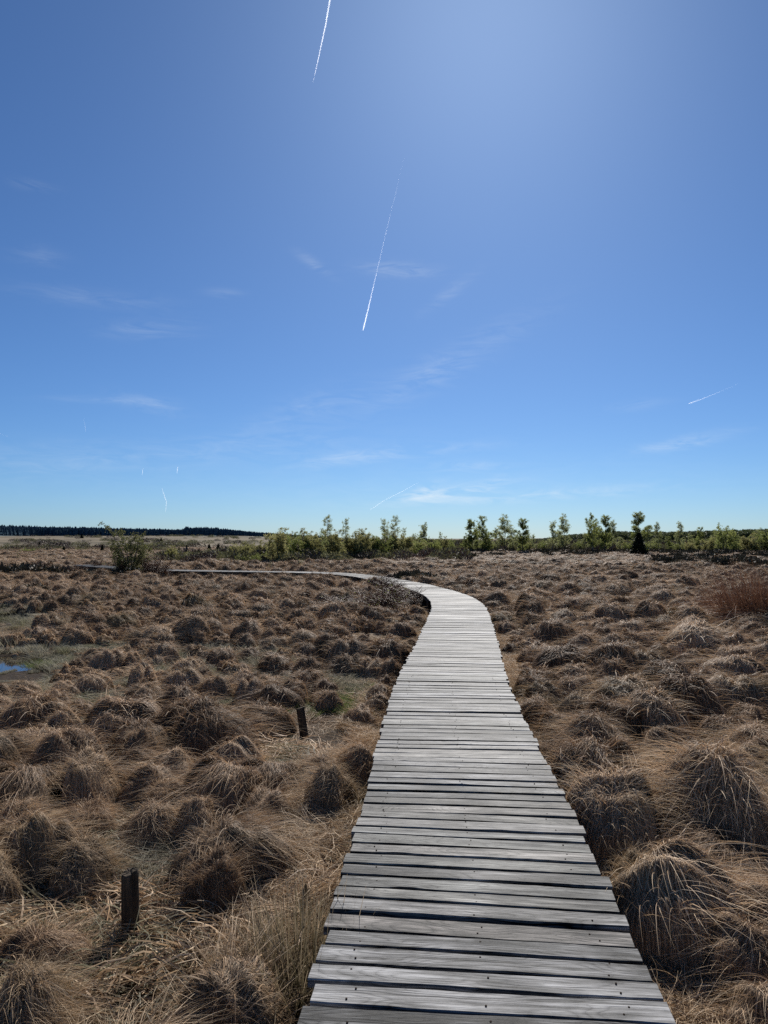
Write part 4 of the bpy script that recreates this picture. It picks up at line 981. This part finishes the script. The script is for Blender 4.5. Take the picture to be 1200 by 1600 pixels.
# ------------------------------------------------------------------ heather, woods (stuff)
def heather():
    rs = np.random.RandomState(12)
    hm = []
    for i in range(3):
        g = Geo(); n = 520; th = rs.uniform(0, 6.28, n); r = np.sqrt(rs.rand(n)) * .8; z = .42 * np.sqrt(np.maximum(1 - (r / .85) ** 2, 0)) * rs.uniform(.3, 1.05, n)
        c = np.stack([r * np.cos(th), r * np.sin(th), z], -1); a = rs.normal(size=(n, 3)) * .06 + [0, 0, .07]; b = rs.normal(size=(n, 3)) * .03
        V = np.stack([c - a, c - b, c + a, c + b], 1).reshape(-1, 3); t = np.repeat(rs.rand(n), 4)
        g.add(V, np.arange(4 * n).reshape(-1, 4), A=np.stack([t, t, t, t * 0 + 1], -1)); hm.append(g.mesh('heather_clump', [M_heath]))
    P = []
    def blob(px, py, n, sx, sy):
        p = at(px, py, -.42)
        for _ in range(n): P.append((p[0] + rs.normal(0, sx), p[1] + rs.normal(0, sy)))
    for px in range(630, 1270, 14): blob(px, 864 + rs.uniform(-1, 3.5), 9, 1.6, 4.5)
    for px in range(1040, 1270, 16): blob(px, 868 + rs.uniform(-1, 5), 8, 1.6, 4)
    blob(720, 874, 14, 2.2, 1.5); blob(655, 870, 12, 1.5, 1.2); blob(690, 876, 9, 1.5, .8); blob(1115, 885, 30, 3.0, 2.2); blob(1170, 878, 34, 3.6, 2.8); blob(1195, 893, 18, 1.5, 2); blob(905, 872, 9, 1.5, 1); blob(760, 872, 7, 1, 1)
    blob(585, 880, 8, 1, .8); blob(500, 880, 12, 2.5, 1); blob(60, 905, 16, 2.5, .8); blob(100, 905, 12, 2, .7); blob(10, 935, 9, 1.0, 1.2); blob(25, 900, 6, 1, .6); blob(540, 884, 10, 2, 1); blob(430, 884, 14, 3, 1.2)
    blob(660, 925, 10, .25, .9); blob(650, 915, 8, .3, .8)
    P = np.array(P); pd, _ = path_dist(P[:, 0], P[:, 1]); P = P[pd > 1.3]; m = len(P); s = rs.uniform(.7, 1.6, m)
    s = s * np.where(np.hypot(P[:, 0], P[:, 1]) < 30, .55, 1)
    scatter('heather', np.stack([P[:, 0], P[:, 1], ground_z(P[:, 0], P[:, 1])], -1), np.stack([np.zeros(m), np.zeros(m), rs.uniform(0, 6.28, m)], -1), np.stack([s, s, s], -1), rs.randint(0, 3, m), hm, 'dark heather and low scrub in front of the birches')
heather()

def woods():
    rs = np.random.RandomState(14)
    # far fir wood, left
    cones = []
    for i in range(4):
        g = Geo(); ns = 9
        for k in range(6):
            z0 = .08 + k * .15; z1 = min(z0 + .27, 1.0); rb = .21 * (1 - z0) + .02; a = np.arange(ns) / ns * 2 * PI + rs.uniform(0, 1)
            rr = rb * rs.uniform(.72, 1.15, ns); V = np.vstack([np.stack([rr * np.cos(a), rr * np.sin(a), z0 + rs.uniform(-.02, .02, ns)], -1), [[0, 0, z1]]])
            g.add(V, None, [[q, (q + 1) % ns, ns] for q in range(ns)], A=np.tile((rs.rand(), 0, 0, 1), (ns + 1, 1)))
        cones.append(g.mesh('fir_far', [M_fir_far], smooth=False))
    n = 9500; r = rs.uniform(-.72, -.06, n); edge = 1230 - 420 * sstep(-.44, -.58, r); d = edge + rs.exponential(110, n)
    x = r * d; z = ground_z(x, d)
    px = 600 + r * 1202
    top = np.interp(px, [-200, 0, 130, 260, 284, 290, 335, 400, 460, 520], [818.5, 821, 824, 826.5, 827, 823.5, 824.5, 831, 835, 838])
    h = (EYE + (840 - top) * 1280 / 1202 * (d / 1280) - z) * np.where(rs.rand(n) < .06, rs.uniform(1.02, 1.14, n), rs.uniform(.72, 1.0, n)); h = np.clip(h, 5, 26)
    s = np.stack([h * 1.25, h * 1.25, h], -1)
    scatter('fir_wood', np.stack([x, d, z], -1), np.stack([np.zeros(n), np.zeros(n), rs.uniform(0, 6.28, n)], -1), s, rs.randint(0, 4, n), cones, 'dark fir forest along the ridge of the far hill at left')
    # broadleaf wood, right and middle
    cr = []
    for i in range(5):
        g = Geo(); n = 240
        u = rs.normal(size=(n, 3)); u /= np.linalg.norm(u, axis=1)[:, None]; rr = rs.uniform(.55, 1, n)[:, None]
        c = u * rr * [.42, .42, .42] + [0, 0, .58]; c[:, :2] *= (1.1 - .5 * np.abs(c[:, 2:3] - .5)); c += .08 * np.sin(c[:, [1, 2, 0]] * 11 + i)
        a = rs.normal(size=(n, 3)) * .045; b = rs.normal(size=(n, 3)) * .045
        t = np.repeat(rs.rand(n), 4); g.add(np.stack([c - a, c - b, c + a, c + b], 1).reshape(-1, 3), np.arange(4 * n).reshape(-1, 4), A=np.stack([t, t, t, t * 0 + 1], -1))
        g.tube(np.array([[0, 0, 0], [0, 0, .3], [0, 0, .6]]), [.03, .02, .01], 5, (.1, 0, 0, 1))
        cr.append(g.mesh('broadleaf_far', [M_wood_far]))
    n = 3400; r = rs.uniform(.03, .75, n); d = 330 + rs.exponential(150, n); px = 600 + r * 1202; x = r * d; z = ground_z(x, d)
    top = np.interp(px, [560, 650, 760, 850, 880, 960, 1040, 1130, 1200, 1400], [842, 842, 845, 841, 836, 830.5, 831, 829, 827, 826])
    h = (EYE + (840 - top) * d / 1202 - z); h = h * rs.uniform(.8, 1.05, n); k = (h > 1.5) & (d < 900); x, d, z, h = x[k], d[k], z[k], h[k]; n = len(x)
    scatter('broadleaf_wood', np.stack([x, d, z - .3], -1), np.stack([np.zeros(n), np.zeros(n), rs.uniform(0, 6.28, n)], -1), np.stack([h * 1.0, h * 1.0, h], -1), rs.randint(0, 5, n), cr, 'low wooded ridge on the horizon behind the birches at right')
    # brush: undergrowth of the thicket and the scrub belt beyond the birches
    br = []
    for i in range(4):
        g = Geo(); n = 420; th = rs.uniform(0, 6.28, n); r = np.sqrt(rs.rand(n)) * .75; z = rs.rand(n) ** .8 * (1 - (r / .8) ** 2 * .5)
        c = np.stack([r * np.cos(th), r * np.sin(th), z], -1); a = rs.normal(size=(n, 3)) * .03 + [0, 0, .07]; b = rs.normal(size=(n, 3)) * .018
        t = np.repeat(rs.rand(n), 4); g.add(np.stack([c - a, c - b, c + a, c + b], 1).reshape(-1, 3), np.arange(4 * n).reshape(-1, 4), A=np.stack([t, t, t, t * 0 + 1], -1)); br.append(g.mesh('brush', [M_twig if i % 2 else M_brush]))
    X = []; Y = []; H = []
    for (p0, p1, d0, d1, h0, h1, n) in ((345, 720, 54, 82, .6, 1.4, 200), (240, 430, 56, 80, .5, 1.1, 120), (640, 1300, 98, 190, .9, 1.9, 800), (0, 260, 100, 140, .5, 1.1, 200), (430, 700, 80, 130, 1.0, 2.0, 220)):
        q = rs.uniform(p0, p1, n); d = rs.uniform(d0, d1, n); X.append((q - 600) / 1202 * d); Y.append(d); H.append(rs.uniform(h0, h1, n))
    x = np.concatenate(X); d = np.concatenate(Y); h = np.concatenate(H); n = len(x)
    scatter('brushwood', np.stack([x, d, ground_z(x, d) - .05], -1), np.stack([np.zeros(n), np.zeros(n), rs.uniform(0, 6.28, n)], -1), np.stack([h * 1.3, h * 1.3, h], -1), rs.randint(0, 4, n), br, 'grey brown brushwood under the young trees and birches')
    # heath and scrub dotting the far hill
    n = 240; cl = np.array([(-.27, 900), (-.24, 980), (-.32, 500), (-.30, 450), (-.38, 700), (-.2, 700), (-.45, 420), (-.40, 300), (-.42, 950), (-.22, 400), (-.28, 260), (-.34, 1000)])
    q = rs.randint(0, len(cl), n); r = cl[q, 0] + rs.normal(0, .03, n); d = cl[q, 1] + rs.normal(0, 50, n)
    h = rs.uniform(.8, 2.6, n); x = r * d
    scatter('hill_scrub', np.stack([x, d, ground_z(x, d) - .2], -1), np.stack([np.zeros(n), np.zeros(n), rs.uniform(0, 6.28, n)], -1), np.stack([h * 1.8, h * 1.8, h], -1), rs.randint(0, 4, n), br, 'scattered dark scrub on the pale far hillside')
woods()

# ------------------------------------------------------------------ contrails, 9 km up
def contrails():
    data = [([(515.5, 0), (509, 38), (499, 85), (488, 134)], 2.3, (.95, .85, .6, .08), 'bright white contrail running out of the top edge of the picture', True),
            ([(567, 517), (576, 480), (588, 428), (604, 360), (622, 285), (633, 238)], 2.3, (1, .7, .32, .2, .12, .05), 'long thin contrail in mid sky tapering upwards to the right', False),
            ([(1075, 631), (1098, 623), (1130, 610), (1160, 597)], 2.4, (.85, .4, .12, .03), 'diagonal contrail at the right edge of the sky', False),
            ([(131, 655), (133, 665), (134, 675)], 1.8, (.1, .3, .2), 'tiny vertical contrail at far left, highest of the small ones', False),
            ([(276.5, 740), (277, 735), (278, 729)], 2.0, (.2, .5, .35), 'tiny bright contrail, right one of the pair low in the left sky', False),
            ([(222.5, 742), (223, 735), (224, 731)], 2.4, (.2, .4, .2), 'tiny faint contrail, left one of the pair low in the left sky', False),
            ([(253, 762), (256, 772), (260, 784), (259, 800)], 2.6, (.15, .3, .25, .05), 'short bent contrail fragment just above the left hill', False),
            ([(578, 797), (600, 782), (630, 767), (659, 751)], 2.6, (.12, .25, .3, .1), 'faint old contrail rising to the right above the trees', False),
            ([(-20, 670), (0, 677), (13, 683)], 2.6, (.2, .35, .1), 'faint contrail stub at the left edge of the sky', False)]
    for pts, wpx, alpha, lab, top in data:
        if top: pts = [(524, -50)] + pts; alpha = (.95,) + alpha
        P0 = np.array([pix_dir(*p) * (9000 - EYE) / pix_dir(*p)[2] + [0, 0, EYE] for p in pts]); n = 28
        ti = np.linspace(0, len(pts) - 1, n); P = np.stack([np.interp(ti, range(len(pts)), P0[:, i]) for i in range(3)], -1); al_ = np.interp(ti, range(len(pts)), alpha)
        rad = np.linalg.norm(P, axis=1) * wpx / 1202 / 2 * np.clip(al_, .03, 1) ** .75
        rad[0] *= .6; rad[-1] *= .5
        m = bpy.data.materials.new('ice_crystal_trail'); m.use_nodes = True; nt = m.node_tree; nt.nodes.clear()
        out = N(nt, 'ShaderNodeOutputMaterial'); vol = N(nt, 'ShaderNodeVolumeScatter'); vol.inputs['Color'].default_value = (1, 1, 1, 1)
        vol.inputs['Density'].default_value = (.17 if max(alpha) > .8 else .09 * max(alpha)) / (2 * float(rad.max())); vol.inputs['Anisotropy'].default_value = .55
        L(nt, vol.outputs[0], out.inputs['Volume'])
        c = P.mean(0); g = Geo(); g.tube(P - c, rad, 8); me = g.mesh('contrail', [m], smooth=True)
        tag(link('contrail', me, loc=c), lab, 'contrail', 'contrails in the sky')
contrails()
